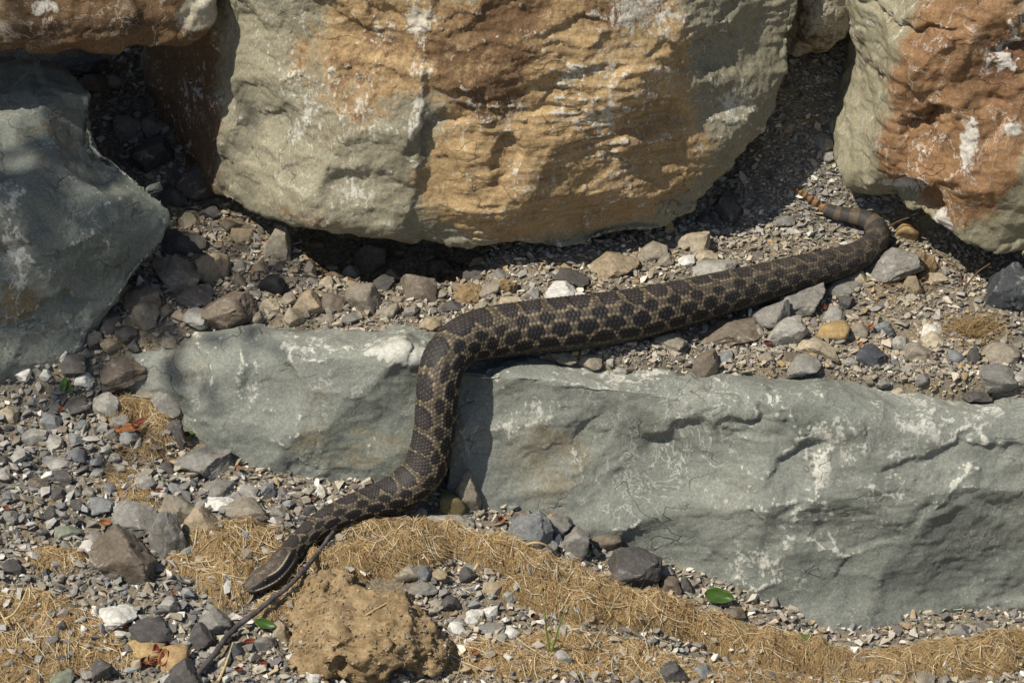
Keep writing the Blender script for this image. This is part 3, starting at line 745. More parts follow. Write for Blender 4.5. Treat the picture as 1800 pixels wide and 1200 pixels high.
 (868, 1036, 40, 28, 't', 'rough tan lump under the coir fold', 0, 0, 0),
 (985, 1155, 40, 30, 'lg', 'pale stone at the foot of the grass blades', 0, 0, -10),
 (992, 1113, 26, 18, 'lg', 'light chip right of the grass blades', 0, 0, 0),
 (1180, 1181, 58, 42, 'dg', 'dark stone with pale veins at the bottom edge', 0, 0, 0),
 (1227, 1181, 48, 30, 'b', 'blue grey flat stone at the bottom edge right of the veined one', 0, 0, 0),
 (1290, 1078, 38, 26, 'br', 'brown grey stone on the coir by the green leaf', 0, 0, 0),
 (1255, 1072, 30, 18, 'g', 'small grey stone left of the brown grey one by the green leaf', 0, 0, 0),
 (1205, 1030, 26, 30, 'dg', 'dark stone at the foot of the right ledge block above the coir', 0, 1, 0),
 (1687, 1109, 36, 30, 'g', 'grey block in the gravel at the lower right end of the block', 0, 0, 0),
 (1740, 1105, 28, 22, 'g', 'small grey stone right of the grey block at the lower right', 0, 0, 0),
 (1560, 1195, 36, 24, 'lt', 'cream stone at the bottom edge on the lower coir', 0, 0, 0),
 (1615, 1193, 56, 28, 'tg', 'crumbly tan grey stone at the bottom edge right of the cream stone', 0, 0, 0),
 # ledge, behind the snake
 (987, 516, 58, 42, 'w', 'brilliant white stone just above the snake', 0, 1, 0),
 (1021, 526, 30, 22, 'w', 'small white stone tucked right of the brilliant white stone', 0, 0, 0),
 (1000, 488, 68, 34, 'dg', 'dark brick shaped stone behind the brilliant white stone', 0, 0, -3),
 (1080, 464, 88, 52, 't', 'large tan stone under the bottom edge of the central boulder', 0, 0, 6),
 (1100, 474, 32, 30, 'tg', 'tan grey chip leaning on the large tan stone', 0, 0, 20),
 (1147, 441, 54, 36, 'tg', 'tan grey faceted stone right of the large tan stone', 0, 0, 15),
 (1172, 458, 30, 24, 'tg', 'small stone below the tan grey faceted stone', 0, 0, 0),
 (1218, 427, 62, 48, 'lt', 'smooth cream tan stone at the lower right corner of the central boulder', 0, 0, 4),
 (1207, 461, 32, 24, 'w', 'off white stone below the smooth cream tan stone', 0, 0, 0),
 (1240, 452, 44, 26, 'lt', 'pale tan stone right below the smooth cream tan stone', 0, 0, 0),
 (1250, 474, 92, 46, 'lg', 'bluish white slab lying directly behind the snake body', 0, 0, 10),
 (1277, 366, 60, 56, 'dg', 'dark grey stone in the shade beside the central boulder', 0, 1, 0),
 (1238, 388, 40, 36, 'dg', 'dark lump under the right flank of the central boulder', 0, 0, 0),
 (757, 571, 38, 30, 't', 'tan stone at the outside of the snake bend', 0, 0, 0),
 (897, 528, 38, 16, 'lt', 'flat pale chip on the upper rim of the snake', 0, 0, 0),
 (935, 516, 26, 24, 'lg', 'light grey chip left of the brilliant white stone', 0, 0, 0),
 (700, 582, 52, 20, 'g', 'thin grey slab on the edge of the left ledge block', 0, 0, 4),
 (664, 593, 22, 18, 'dg', 'dark pebble beside the thin grey slab', 0, 0, 0),
 (735, 589, 38, 18, 'lt', 'tan flat stone right of the thin grey slab', 0, 0, 0),
 (618, 560, 34, 20, 'g', 'grey flat chip behind the left ledge block rim', 0, 0, 0),
 # ledge, in front of the snake
 (920, 641, 36, 28, 'lg', 'pale grey stone alone on the bare edge of the right ledge block', 0, 0, 15),
 (990, 627, 44, 24, 'tg', 'tan grey oblong stone touching the snake belly', 0, 0, 0),
 (1037, 636, 40, 30, 'tg', 'grey brown stone above the round brown pebble', 0, 0, 0),
 (1030, 662, 28, 26, 'y', 'round brown pebble on the rim of the right ledge block', 1, 0, 0),
 (1060, 661, 26, 18, 'g', 'small grey stone right of the round brown pebble', 0, 0, 0),
 (1180, 602, 58, 38, 'tg', 'grey brown stone below the snake middle', 0, 0, 0),
 (1240, 641, 44, 48, 'br', 'blocky brown grey stone near the rim of the right ledge block', 0, 0, 0),
 (1273, 631, 32, 22, 'b', 'pale blue chip right of the blocky brown grey stone', 0, 0, 15),
 (1287, 583, 112, 46, 'br', 'wide dark slab in the gravel below the snake', 0, 0, 4),
 (1360, 561, 70, 48, 'g', 'grey slanting slab right of the wide dark slab', 0, 0, 25),
 (1403, 527, 98, 56, 'g', 'largest grey slab with a shaded end, below the snake rear', 0, 0, 12),
 (1385, 587, 70, 56, 'lg', 'rough whitish stone left of the yellow stone', 0, 0, 10),
 (1465, 582, 54, 36, 'y', 'yellow two lobed stone among grey gravel', 1, 0, 0),
 (1437, 610, 68, 36, 'lt', 'tan flat slab below the yellow stone', 0, 0, -5),
 (1413, 644, 62, 38, 'g', 'grey brown pointed slab nearest the rim under the yellow stone', 0, 0, 6),
 (1395, 627, 60, 22, 'br', 'brown slab lying behind the grey brown pointed slab', 0, 0, 0),
 (1535, 629, 62, 40, 'db', 'dark blue slate stone right of the tan flat slab', 0, 0, -10),
 (1513, 583, 40, 32, 'tg', 'tan grey stone right of the yellow stone', 0, 1, 0),
 (1553, 577, 38, 28, 'b', 'blue grey stone with a pale top, right of the red scrap', 0, 0, 0),
 (1640, 598, 42, 30, 'lt', 'cream tan pointed stone left of the dry root tuft', 0, 1, 0),
 (1583, 608, 38, 32, 'lg', 'chalky stone left of the cream tan pointed stone', 0, 0, 0),
 (1615, 621, 48, 36, 'tg', 'brown grey stone below the cream tan pointed stone', 0, 0, 0),
 (1637, 582, 38, 24, 'w', 'rough white stone behind the cream tan pointed stone', 0, 0, 0),
 (1677, 627, 38, 22, 'b', 'pale blue rounded stone right of the brown grey stone', 1, 0, 0),
 (1712, 628, 24, 36, 'dg', 'dark upright chip right of the pale blue rounded stone', 0, 1, 0),
 (1757, 623, 70, 42, 'tg', 'large tan grey stone at the right end of the ledge', 0, 1, 0),
 (1755, 665, 70, 44, 'g', 'flat tan slab below the large tan grey stone at the right end', 0, 0, -8),
 (1715, 695, 54, 24, 'dg', 'dark oblong stone on the rim of the right ledge block', 0, 0, 0),
 (1790, 667, 36, 26, 'lg', 'pale stone at the right edge of the ledge rim', 0, 0, 0),
 (1465, 556, 40, 36, 'lg', 'grey stone with a whitish left face, above the yellow stone', 0, 1, 0),
 (1488, 534, 30, 28, 'dg', 'dark chip between the whitish faced stone and the snake rear', 0, 0, 0),
 (1480, 504, 72, 40, 'g', 'grey brown slab leaning against the snake rear', 0, 0, -10),
 (1507, 487, 40, 28, 'lt', 'cream tan stone on the slab with white veins', 0, 0, -8),
 (1567, 466, 106, 60, 'g', 'long grey slab with white veins below the tail bend', 0, 0, 22),
 (1603, 506, 40, 48, 't', 'tan triangular stone right of the slab with white veins', 0, 1, 0),
 (1643, 491, 44, 24, 'lt', 'tan flat stone right of the round earthy lump', 0, 0, 15),
 (1595, 407, 50, 38, 'y', 'olive yellow stone behind the tail bend', 1, 0, 0),
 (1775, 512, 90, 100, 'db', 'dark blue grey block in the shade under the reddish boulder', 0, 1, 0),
 # crevice and gap
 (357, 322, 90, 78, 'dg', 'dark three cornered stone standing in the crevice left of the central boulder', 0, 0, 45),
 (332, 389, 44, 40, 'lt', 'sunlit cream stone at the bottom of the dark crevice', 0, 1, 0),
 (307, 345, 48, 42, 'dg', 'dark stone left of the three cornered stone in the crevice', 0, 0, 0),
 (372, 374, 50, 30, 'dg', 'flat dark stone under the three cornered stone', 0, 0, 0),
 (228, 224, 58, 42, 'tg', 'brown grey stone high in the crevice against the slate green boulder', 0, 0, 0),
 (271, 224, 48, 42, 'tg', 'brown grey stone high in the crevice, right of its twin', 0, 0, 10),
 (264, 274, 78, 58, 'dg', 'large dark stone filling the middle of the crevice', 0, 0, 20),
 (302, 246, 36, 40, 'br', 'brown chip at the right of the crevice', 0, 0, 0),
 (140, 114, 110, 40, 'dg', 'flat dark slab squeezed beneath the overhanging brown slab', 0, 0, 0),
 (167, 150, 50, 44, 'br', 'brown stone below the squeezed flat dark slab', 0, 0, 0),
 (202, 146, 36, 30, 'tg', 'small tan grey stone in the top of the crevice', 0, 0, 0),
 (22, 118, 50, 32, 't', 'tan flat stone under the left end of the overhanging brown slab', 0, 0, -10),
 (1447, 252, 46, 34, 'g', 'grey stone stuck in the gravel of the shaded gap', 0, 0, 0),
 (1458, 275, 26, 20, 'lg', 'small pale stone below the grey stone in the shaded gap', 0, 0, 0),
 (1307, 314, 16, 30, 'lg', 'thin pale sliver standing in the gap', 0, 1, 20),
 (1380, 390, 36, 24, 'g', 'grey flat stone left of the tail tip', 0, 0, 0),
 (1385, 222, 26, 22, 'tg', 'tan grey stone on the left side of the shaded gap', 0, 0, 0),
 # floor of the hollow under the central boulder
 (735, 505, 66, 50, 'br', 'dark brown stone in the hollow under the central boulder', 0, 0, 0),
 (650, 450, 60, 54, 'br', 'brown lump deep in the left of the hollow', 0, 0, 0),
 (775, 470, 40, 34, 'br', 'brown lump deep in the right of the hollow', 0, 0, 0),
]
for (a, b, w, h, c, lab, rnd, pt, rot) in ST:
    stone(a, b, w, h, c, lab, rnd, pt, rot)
stone(300, 1160, 54, 42, 'y', 'round tan potato shaped pebble beside the curled red leaf', 1, 0, -4, name='pebble', rough=0.015).color = (.42, .29, .15, 1)
stone(1623, 463, 46, 48, 't', 'round earthy lump with a pitted ring, beneath the reddish boulder', 0, 0, 0, name='dirt_lump', mat=M_clod, rough=0.12)
stone(822, 522, 46, 42, 'y', 'crumbly ochre lump in front of the shaded hollow', 0, 0, 0, name='dirt_lump', mat=M_clod, rough=0.14)
stone(890, 505, 40, 34, 'y', 'ochre lump behind the snake, left of the dark brick shaped stone', 0, 0, 0, name='dirt_lump', mat=M_clod, rough=0.14)

# smaller rubble: each is told apart by its colour and by the named stone it lies next to
STOP = set('with leaning wedged above right beside against below in resting among near touching at perched on standing just tucked left between under lying uphill behind half sitting nested where alone squeezed filling high deep stuck beneath and covered placed that from'.split())
def head(lab):
    out = []
    for w_ in lab.replace(',', ' ,').split():
        if w_ in STOP or w_ == ',': break
        out.append(w_)
    return ' '.join(out)
HEADS = [head(t[5]) for t in ST]
CNAME = dict(g='grey', lg='pale grey', dg='dark grey', t='tan', tg='tan grey', br='brown', b='blue grey', lt='cream')
USED = set()
def near_label(a, b_, c):
    order = sorted(range(len(ST)), key=lambda q: (ST[q][0] - a) ** 2 + (ST[q][1] - b_) ** 2)
    for q in order:
        if HEADS.count(HEADS[q]) != 1 or len(HEADS[q].split()) < 3: continue
        dx, dy = a - ST[q][0], b_ - ST[q][1]
        rel = ('right of' if dx > 0 else 'left of') if abs(dx) > abs(dy) else ('below' if dy > 0 else 'above')
        lab = 'small %s angular chunk %s the %s' % (CNAME[c], rel, HEADS[q])
        if lab in USED or len(lab.split()) > 16: continue
        USED.add(lab); return lab
gr_ = np.random.default_rng(55)
def rubble(n, area, wr, pal, group):
    placed = []
    for k in range(900):
        if len(placed) >= n: break
        a = gr_.uniform(area[0], area[1]); lo_, hi_ = area[2](a); b_ = gr_.uniform(lo_, hi_)
        w = gr_.uniform(*wr); h = w * gr_.uniform(.55, .95)
        if any((a - x) ** 2 + ((b_ - y) * 1.2) ** 2 < (.44 * (w + q)) ** 2 for x, y, q in placed) or any((a - t[0]) ** 2 + (b_ - t[1]) ** 2 < (.40 * (w + t[2])) ** 2 for t in ST): continue
        c = pal[gr_.integers(0, len(pal))]; placed.append((a, b_, w))
        stone(a, b_, w, h, c, near_label(a, b_, c), 0, gr_.integers(0, 2), gr_.uniform(-30, 30), group=group)
rubble(52, (150, 880, lambda a: (468, 562) if a > 330 else (450, 612)), (22, 44), ['g', 'tg', 't', 'br', 'dg', 'lg', 'tg', 'lt'], 'rubble heaped behind the left ledge block')
rubble(34, (0, 560, lambda a: (680, 930) if a < 330 else (850, 900)), (20, 38), ['g', 'lg', 'g', 'b', 'dg', 'lg', 'tg', 'g'], 'loose stones on the left gravel slope')
rubble(24, (960, 1800, lambda a: (640, 690) if a < 1200 else (600, 700)), (20, 34), ['g', 'lg', 'tg', 'b', 'dg', 'lt', 'tg', 'g'], 'loose stones on the ledge before the snake')
# ------------------------------------------------------------------ gravel that nobody could count
def small_hulls(n, pts, seed):
    g = np.random.default_rng(seed); out = []
    for k in range(n):
        p = g.normal(size=(pts, 3)); p /= np.linalg.norm(p, axis=1)[:, None]; p *= g.uniform(0.55, 1.0, (pts, 1))
        p *= np.array([1.2, g.uniform(0.55, 0.95), g.uniform(0.30, 0.68)])
        out.append(hull_mesh(p))
    return out
HULLS = {'grit': small_hulls(24, 8, 1), 'mid': small_hulls(50, 9, 2), 'big': small_hulls(50, 11, 3)}
FO = np.array(FOOT) if FOOT else np.zeros((0, 4))

def rot_mats(n, g, tilt):
    a = g.uniform(0, 2 * np.pi, n); t = g.normal(0, tilt, n); b = g.uniform(0, 2 * np.pi, n)
    ax = np.stack([np.cos(b), np.sin(b), 0 * b], 1)
    K = np.zeros((n, 3, 3)); K[:, 0, 1] = -ax[:, 2]; K[:, 0, 2] = ax[:, 1]; K[:, 1, 0] = ax[:, 2]; K[:, 1, 2] = -ax[:, 0]; K[:, 2, 0] = -ax[:, 1]; K[:, 2, 1] = ax[:, 0]
    Rt = np.eye(3) + np.sin(t)[:, None, None] * K + (1 - np.cos(t))[:, None, None] * (K @ K)
    Rz = np.zeros((n, 3, 3)); Rz[:, 0, 0] = np.cos(a); Rz[:, 0, 1] = -np.sin(a); Rz[:, 1, 0] = np.sin(a); Rz[:, 1, 1] = np.cos(a); Rz[:, 2, 2] = 1
    return Rt @ Rz

def mat_height(x, y):
    m = np.zeros(np.shape(x))
    for k in MATS.values(): m = np.maximum(m, k.h(x, y))
    return m

def scatter(name, region, counts, palette, seed, label, mat_keep=0.30):
    g = np.random.default_rng(seed); Vs = []; Fs = []; Cs = []; off = 0
    pal = np.array([p[0] for p in palette]); pw = np.array([p[1] for p in palette], float); pw /= pw.sum()
    taken = []
    for cls, n, lo, hi, up in counts:
        x = g.uniform(region[0], region[1], n); y = g.uniform(region[2], region[3], n)
        ok = region[4](x, y)
        p3 = np.stack([x, y, 0 * x], 1)
        ok &= g.uniform(0, 1, n) < 0.75 + 0.9 * fbm(p3 * 22, 3, seed)
        x, y = x[ok], y[ok]; s = (lo + (hi - lo) * g.uniform(0, 1, len(x)) ** 1.4) * PX * 0.5
        mh = mat_height(x, y); keep = (mh < 0.0012) | (g.uniform(0, 1, len(x)) < mat_keep * (mh < 0.011))
        if len(FO) and cls != 'grit':
            for (fx, fy, fw, fd) in FO: keep &= ((x - fx) / (fw * 0.72)) ** 2 + ((y - fy) / (fd * 0.72)) ** 2 > 1
        x, y, s, mh = x[keep], y[keep], s[keep], mh[keep]
        if cls != 'grit':                                    # no two larger pieces in one spot
            cell = {}; sel = []
            order = np.argsort(-s)
            for i in order:
                cx, cy = int(x[i] / 0.012), int(y[i] / 0.012); good = True
                for ax in (-1, 0, 1):
                    for ay in (-1, 0, 1):
                        for j in cell.get((cx + ax, cy + ay), ()):
                            if (x[i] - x[j]) ** 2 + (y[i] - y[j]) ** 2 < (0.66 * (s[i] + s[j])) ** 2: good = False; break
                        if not good: break
                    if not good: break
                if good: cell.setdefault((cx, cy), []).append(i); sel.append(i)
            x, y, s, mh = x[sel], y[sel], s[sel], mh[sel]
        z = terrain(x, y) + mh * 0.9 + s * up
        C = np.stack([x, y, z], 1); v = in_view(C)
        C, s = C[v], s[v]; n = len(C)
        Rm = rot_mats(n, g, 0.55) * s[:, None, None]
        var = g.integers(0, len(HULLS[cls]), n)
        col = pal[g.choice(len(pal), n, p=pw)] * g.uniform(0.72, 1.22, (n, 1)) * (1 + g.normal(0, 0.014, (n, 3)))
        for k, (hv, hf) in enumerate(HULLS[cls]):
            m = np.where(var == k)[0]
            if not len(m): continue
            P = np.einsum('nij,vj->nvi', Rm[m], hv) + C[m][:, None]
            Fk = hf[None] + (np.arange(len(m)) * len(hv))[:, None, None] + off
            Vs.append(P.reshape(-1, 3)); Fs.append(Fk.reshape(-1, 3)); Cs.append(np.repeat(col[m], len(hv), 0)); off += len(m) * len(hv)
    V = np.concatenate(Vs); F = np.concatenate(Fs)
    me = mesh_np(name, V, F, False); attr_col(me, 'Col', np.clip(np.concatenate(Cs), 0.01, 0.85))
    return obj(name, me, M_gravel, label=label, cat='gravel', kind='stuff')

GREY = [((.30, .29, .265), 5), ((.215, .21, .205), 3), ((.40, .39, .365), 4), ((.345, .305, .245), 3), ((.26, .275, .285), 1.6), ((.66, .65, .61), 1.2), ((.12, .12, .12), 1.4)]
WARM = [((.40, .35, .27), 5), ((.31, .285, .24), 4), ((.47, .42, .335), 4), ((.21, .19, .17), 2), ((.34, .33, .31), 2.5), ((.66, .63, .56), 1.1), ((.44, .33, .18), 0.8)]
MIXD = [((.41, .37, .30), 5), ((.30, .285, .26), 4), ((.50, .46, .39), 4), ((.18, .17, .165), 1.8), ((.28, .29, .295), 1.6), ((.72, .70, .65), 2.0), ((.43, .34, .21), 1.2)]
front = lambda x, y: (y < np.interp(x, [-.37, -.36, .6], [.2, -.035, -.05]))
scatter('gravel', (-.56, -.12, -.46, .09, lambda x, y: front(x, y) & (x < -.19 + .12 * np.sin(y * 30) - 0.3 * np.minimum(y + .15, 0))),
        [('grit', 21000, 7, 12, .3), ('mid', 26000, 11, 21, .4), ('big', 6000, 19, 34, .42)], GREY, 21, 'grey angular gravel spread over the left slope below the slate green boulder')
scatter('gravel', (-.40, .50, -.46, -.03, lambda x, y: front(x, y) & (x >= -.19 + .12 * np.sin(y * 30) - 0.3 * np.minimum(y + .15, 0))),
        [('grit', 30000, 7, 12, .3), ('mid', 38000, 11, 20, .4), ('big', 6500, 19, 31, .42)], MIXD, 22, 'mixed pale and grey gravel in front of the ledge blocks and around the coir')
ledge = lambda x, y: (((x + .11) / .085) ** 4 + ((y - .16) / .045) ** 2 > 1) & (y > np.interp(x, [-.40, -.36, -.2, -.04, .05, .2, .5], [.06, .0, .0, -.02, -.03, -.035, -.035]))
scatter('gravel', (-.40, .50, -.03, .40, ledge),
        [('grit', 30000, 7, 12, .3), ('mid', 36000, 11, 19, .4), ('big', 5000, 18, 29, .42)], WARM, 23, 'tan and grey gravel lying along the ledge behind and before the snake')
scatter('gravel', (.13, .36, .19, .40, lambda x, y: y > 0), [('grit', 14000, 7, 12, .3), ('mid', 9000, 11, 20, .4), ('big', 900, 18, 30, .42)], GREY, 24, 'shaded grey gravel filling the gap between the rusty and the reddish boulder')
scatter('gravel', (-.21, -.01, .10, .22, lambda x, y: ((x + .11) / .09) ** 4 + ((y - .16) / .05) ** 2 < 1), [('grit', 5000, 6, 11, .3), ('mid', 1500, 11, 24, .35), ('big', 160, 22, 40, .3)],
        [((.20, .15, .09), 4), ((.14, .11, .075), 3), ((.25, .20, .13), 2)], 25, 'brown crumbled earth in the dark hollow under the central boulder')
scatter('gravel', (.03, .50, -.035, .035, lambda x, y: y > -.036), [('grit', 7000, 7, 12, .3), ('mid', 7000, 11, 20, .45), ('big', 500, 18, 28, .45)], WARM, 26, 'tan and grey gravel thinning out along the rim of the right ledge block')
# ------------------------------------------------------------------ coir mats: base felt + loose fibres
def tubes(paths, rad, sides=3):
    """paths (n,k,3) -> thin closed-section tubes"""
    n, k, _ = paths.shape
    T = np.gradient(paths, axis=1); T /= np.linalg.norm(T, axis=2)[..., None] + 1e-12
    ref = np.array([0.3, 0.2, 0.93]); A = np.cross(T, ref); A /= np.linalg.norm(A, axis=2)[..., None] + 1e-12
    Bn = np.cross(T, A)
    tap = np.interp(np.linspace(0, 1, k), [0, .15, .8, 1], [.6, 1, .9, .25])
    rr = (np.asarray(rad).reshape(-1, 1) if np.ndim(rad) else np.full((n, 1), rad)) * tap
    ang = np.arange(sides) * 2 * np.pi / sides
    V = paths[:, :, None] + rr[:, :, None, None] * (np.cos(ang)[None, None, :, None] * A[:, :, None] + np.sin(ang)[None, None, :, None] * Bn[:, :, None])
    V = V.reshape(-1, 3)
    base = (np.arange(n) * k * sides)[:, None, None] + (np.arange(k - 1) * sides)[None, :, None]
    j = np.arange(sides)[None, None]; j2 = (j + 1) % sides
    F = np.stack([base + j, base + j2, base + sides + j2, base + sides + j], -1).reshape(-1, 4)
    return V, F

def surf(x, y): return terrain(x, y) + mat_height(x, y)

FIB = np.array([(.52, .375, .185), (.64, .49, .275), (.40, .265, .12), (.76, .64, .43), (.25, .155, .07)])
def coir(key, label, n, length=(16, 46), seed=0, along=0.0, tone=1.0):
    n = int(n * .82); m = MATS[key]; g = np.random.default_rng(900 + seed)
    P = np.array([p for p, r in m.pts]); rmax = max(r for p, r in m.pts) * 1.5
    lo = P.min(0) - rmax; hi = P.max(0) + rmax
    xs = np.arange(lo[0], hi[0], 0.0022); ys = np.arange(lo[1], hi[1], 0.0022)
    Xg, Yg = np.meshgrid(xs, ys); H = m.h(Xg, Yg)
    p3 = np.stack([Xg, Yg, 0 * Xg], -1).reshape(-1, 3)
    rag = (fbm(p3 * 260, 3, 41) * 0.0022).reshape(Xg.shape)
    Zg = terrain(Xg, Yg) + H + rag * (H > 0) - 0.0015 * (H <= 0)
    ii = np.arange(Xg.size).reshape(Xg.shape)
    q = np.stack([ii[:-1, :-1], ii[:-1, 1:], ii[1:, 1:], ii[1:, :-1]], -1).reshape(-1, 4)
    keep = (H.ravel()[q] > 0).any(1); q = q[keep]
    used = np.unique(q); mp = np.full(Xg.size, -1); mp[used] = np.arange(len(used))
    V = np.stack([Xg, Yg, Zg], -1).reshape(-1, 3)[used]; Vb, o0 = based(V)
    o = obj('coir_mat', mesh_np('coir_mat', Vb, mp[q]), M_mat, loc=o0, label=label, cat='coir mat')
    # fibres
    prob = (H.ravel() > 0) * (0.35 + H.ravel() / (H.max() + 1e-9)); prob /= prob.sum()
    s = g.choice(Xg.size, n, p=prob)
    x0 = Xg.ravel()[s] + g.normal(0, .0012, n); y0 = Yg.ravel()[s] + g.normal(0, .0012, n)
    K = 5; L = (length[0] + (length[1] - length[0]) * g.uniform(0, 1, n) ** 1.6) * PX
    dirm = P[-1] - P[0] if len(P) > 1 else np.array([1.0, 0]); am = math.atan2(dirm[1], dirm[0])
    a = np.where(g.uniform(0, 1, n) < along, am + g.normal(0, .5, n), g.uniform(0, 2 * np.pi, n)); turn = g.normal(0, .42, n)
    xs_, ys_ = [x0], [y0]
    for k in range(K - 1):
        xs_.append(xs_[-1] + np.cos(a) * L / (K - 1)); ys_.append(ys_[-1] + np.sin(a) * L / (K - 1)); a = a + turn + g.normal(0, .22, n)
    XX = np.stack(xs_, 1); YY = np.stack(ys_, 1)
    ZZ = surf(XX, YY)
    zs = np.linspace(0, 1, K); arch = g.exponential(.0010, n)[:, None] * np.sin(zs * np.pi)[None] + g.normal(0, .0006, n)[:, None]
    stray = (g.uniform(0, 1, n) < .06)[:, None] * g.uniform(.001, .006, n)[:, None] * zs[None] ** 1.5
    z0 = ZZ[:, :1]; ZZ = np.maximum(ZZ, z0 - 0.006)
    paths = np.stack([XX, YY, ZZ + .0006 + arch + stray], -1)
    rad = g.uniform(.00009, .00019, n) * (1 + 1.6 * (g.uniform(0, 1, n) < .035))
    Vt, Ft = tubes(paths, rad)
    patch = 1 + .55 * fbm(np.stack([x0, y0, 0 * x0], 1) * 38, 3, 77)
    c = FIB[g.choice(5, n, p=[.32, .24, .22, .12, .10])] * g.uniform(.75, 1.2, (n, 1)) * tone * patch[:, None]
    # some broken straws among the fibres
    m2 = max(12, int(n * .03)); pk = g.choice(n, m2); L2 = g.uniform(24, 78, m2) * PX; a2 = g.uniform(0, 2 * np.pi, m2); tt = np.linspace(-.5, .5, K)
    bend = g.normal(0, .25, m2)[:, None] * tt ** 2
    X2 = x0[pk][:, None] + np.cos(a2)[:, None] * L2[:, None] * tt - np.sin(a2)[:, None] * L2[:, None] * bend; Y2 = y0[pk][:, None] + np.sin(a2)[:, None] * L2[:, None] * tt + np.cos(a2)[:, None] * L2[:, None] * bend
    Zm = surf(x0[pk], y0[pk]); Z2 = np.maximum(surf(X2, Y2), Zm[:, None] - .004) + .0012 + g.uniform(0, .004, m2)[:, None] * (tt + .5) + .0006
    V2, F2 = tubes(np.stack([X2, Y2, Z2], -1), g.uniform(.00026, .00050, m2))
    c2 = np.array([(.66, .56, .38), (.50, .37, .20), (.30, .20, .10), (.72, .66, .52)])[g.choice(4, m2)]
    Ft = np.concatenate([Ft, F2 + len(Vt)]); Vt = np.concatenate([Vt, V2]); c = np.concatenate([c, c2])
    me = mesh_np('fibres', Vt - o0, Ft); attr_col(me, 'Col', np.repeat(c, K * 3, 0))
    obj('fibres', me, M_fibre, parent=o, kind='stuff')
    return o
coir('roll', 'long tan coir roll curving from the snake to the charcoal stone', 5200, seed=1, along=.45)
coir('roll_low', 'second coir fold lying against the clay clod under the long roll', 2600, seed=2, along=.3)
coir('fold', 'coir fold with the dark slate stone nested in it', 2600, seed=3, along=.3)
coir('blanket', 'thick tan coir roll along the foot of the right ledge block', 6800, seed=4, along=.3)
coir('head_pile', 'golden coir heap under the snake head', 3600, seed=5)
coir('head_front', 'coir strands hanging at the left end of the clay clod', 1500, seed=6)
coir('corner', 'pale coir mat spread in the lower left corner', 4400, seed=7, tone=1.12)
coir('corner_low', 'coir patch at the very bottom left edge', 900, seed=8, tone=1.1)
coir('pad', 'small coir pad left of the big dark stone', 1000, seed=9)
coir('arch', 'arched coir tuft with red leaf bits beneath it', 1300, seed=10)
coir('wisp', 'thin coir wisp on the grey gravel slope', 500, (24, 60), seed=11)
coir('flat_mat', 'flat pale coir mat round the grass blades', 3600, seed=12, tone=1.15)
coir('flat_low', 'coir strip along the bottom right edge', 1500, seed=13)

# dry root tuft on the ledge
def stalk(name, pts, r, mat, label, cat, parent=None, group=None, k=14, taper=(1, .55), wob=0.0):
    pts = np.array(pts, float); t = np.linspace(0, 1, len(pts)); tt = np.linspace(0, 1, k)
    # smooth interpolation
    P = np.stack([np.interp(tt, t, pts[:, c]) for c in range(3)], 1)
    for _ in range(2): P[1:-1] = (P[:-2] + 2 * P[1:-1] + P[2:]) / 4
    if wob: P[1:-1] += np.random.default_rng(len(label or name) + k).normal(0, wob, (k - 2, 3))
    S = 7; T = np.gradient(P, axis=0); T /= np.linalg.norm(T, axis=1)[:, None]
    A = np.cross(T, [0.1, 0.3, 0.95]); A /= np.linalg.norm(A, axis=1)[:, None]; Bn = np.cross(T, A)
    rr = r * np.linspace(taper[0], taper[1], k); ang = np.arange(S) * 2 * np.pi / S
    V = P[:, None] + rr[:, None, None] * (np.cos(ang)[None, :, None] * A[:, None] + np.sin(ang)[None, :, None] * Bn[:, None])
    V = np.concatenate([V.reshape(-1, 3), P[:1], P[-1:]])
    b = (np.arange(k - 1) * S)[:, None]; j = np.arange(S)[None]; j2 = (j + 1) % S
    F = np.stack([b + j, b + j2, b + S + j2, b + S + j], -1).reshape(-1, 4)
    e = (k - 1) * S; cap = [[k * S, j2_, j_, j_] for j_, j2_ in zip(range(S), list(range(1, S)) + [0])]
    tri = np.array([[k * S, (q + 1) % S, q] for q in range(S)] + [[k * S + 1, e + q, e + (q + 1) % S] for q in range(S)])
    bm = bmesh.new(); vv = [bm.verts.new(v) for v in V]
    for f in F: bm.faces.new([vv[i] for i in f])
    for f in tri: bm.faces.new([vv[i] for i in f])
    lo = based(V)[1]
    for v in bm.verts: v.co -= Vector(lo)
    for f in bm.faces: f.smooth = True
    me = bpy.data.meshes.new(name); bm.to_mesh(me); bm.free()
    return obj(name, me, mat, loc=lo, label=label, cat=cat, parent=parent, group=group)

def g3(px, py, off=0.0): return drop(px, py, off)
tw = [g3(587, 933, .022), g3(573, 951, .020), g3(556, 975, .018), g3(533, 1004, .022), g3(507, 1031, .020), g3(482, 1049, .016), g3(447, 1079, .011), g3(400, 1113, .009), g3(377, 1150, .008), g3(346, 1184, .006)]
twig = stalk('twig', tw, .0023, M_twig, 'dark grey bare twig running from the snake neck to the bottom left', 'twig', k=44, taper=(.72, 1.12), wob=.00022)
for (a, off) in ((3, 0), (5, 0), (7, 0)):
    c = tw[a]; P, F, e = stone_shape(60 + a, 1, 3, 0, .05)
    obj('knot', mesh_np('knot', P * .0030, F), M_twig, parent=twig, loc=c - np.array(twig.location))
stalk('dry_stalk', [g3(912, 972, .004), g3(922, 958, .018), g3(940, 951, .026), g3(962, 957, .024), g3(978, 972, .012), g3(985, 985, .004)], .0013, M_straw, 'arched dry straw stalk over the flat grey stone', 'dry stalk')
stalk('dry_stalk', [g3(8, 1088, .018), g3(24, 1080, .020), g3(40, 1055, .022), g3(50, 1028, .024)], .0012, M_straw, 'bent straw stalk at the left edge above the corner coir mat', 'dry stalk')
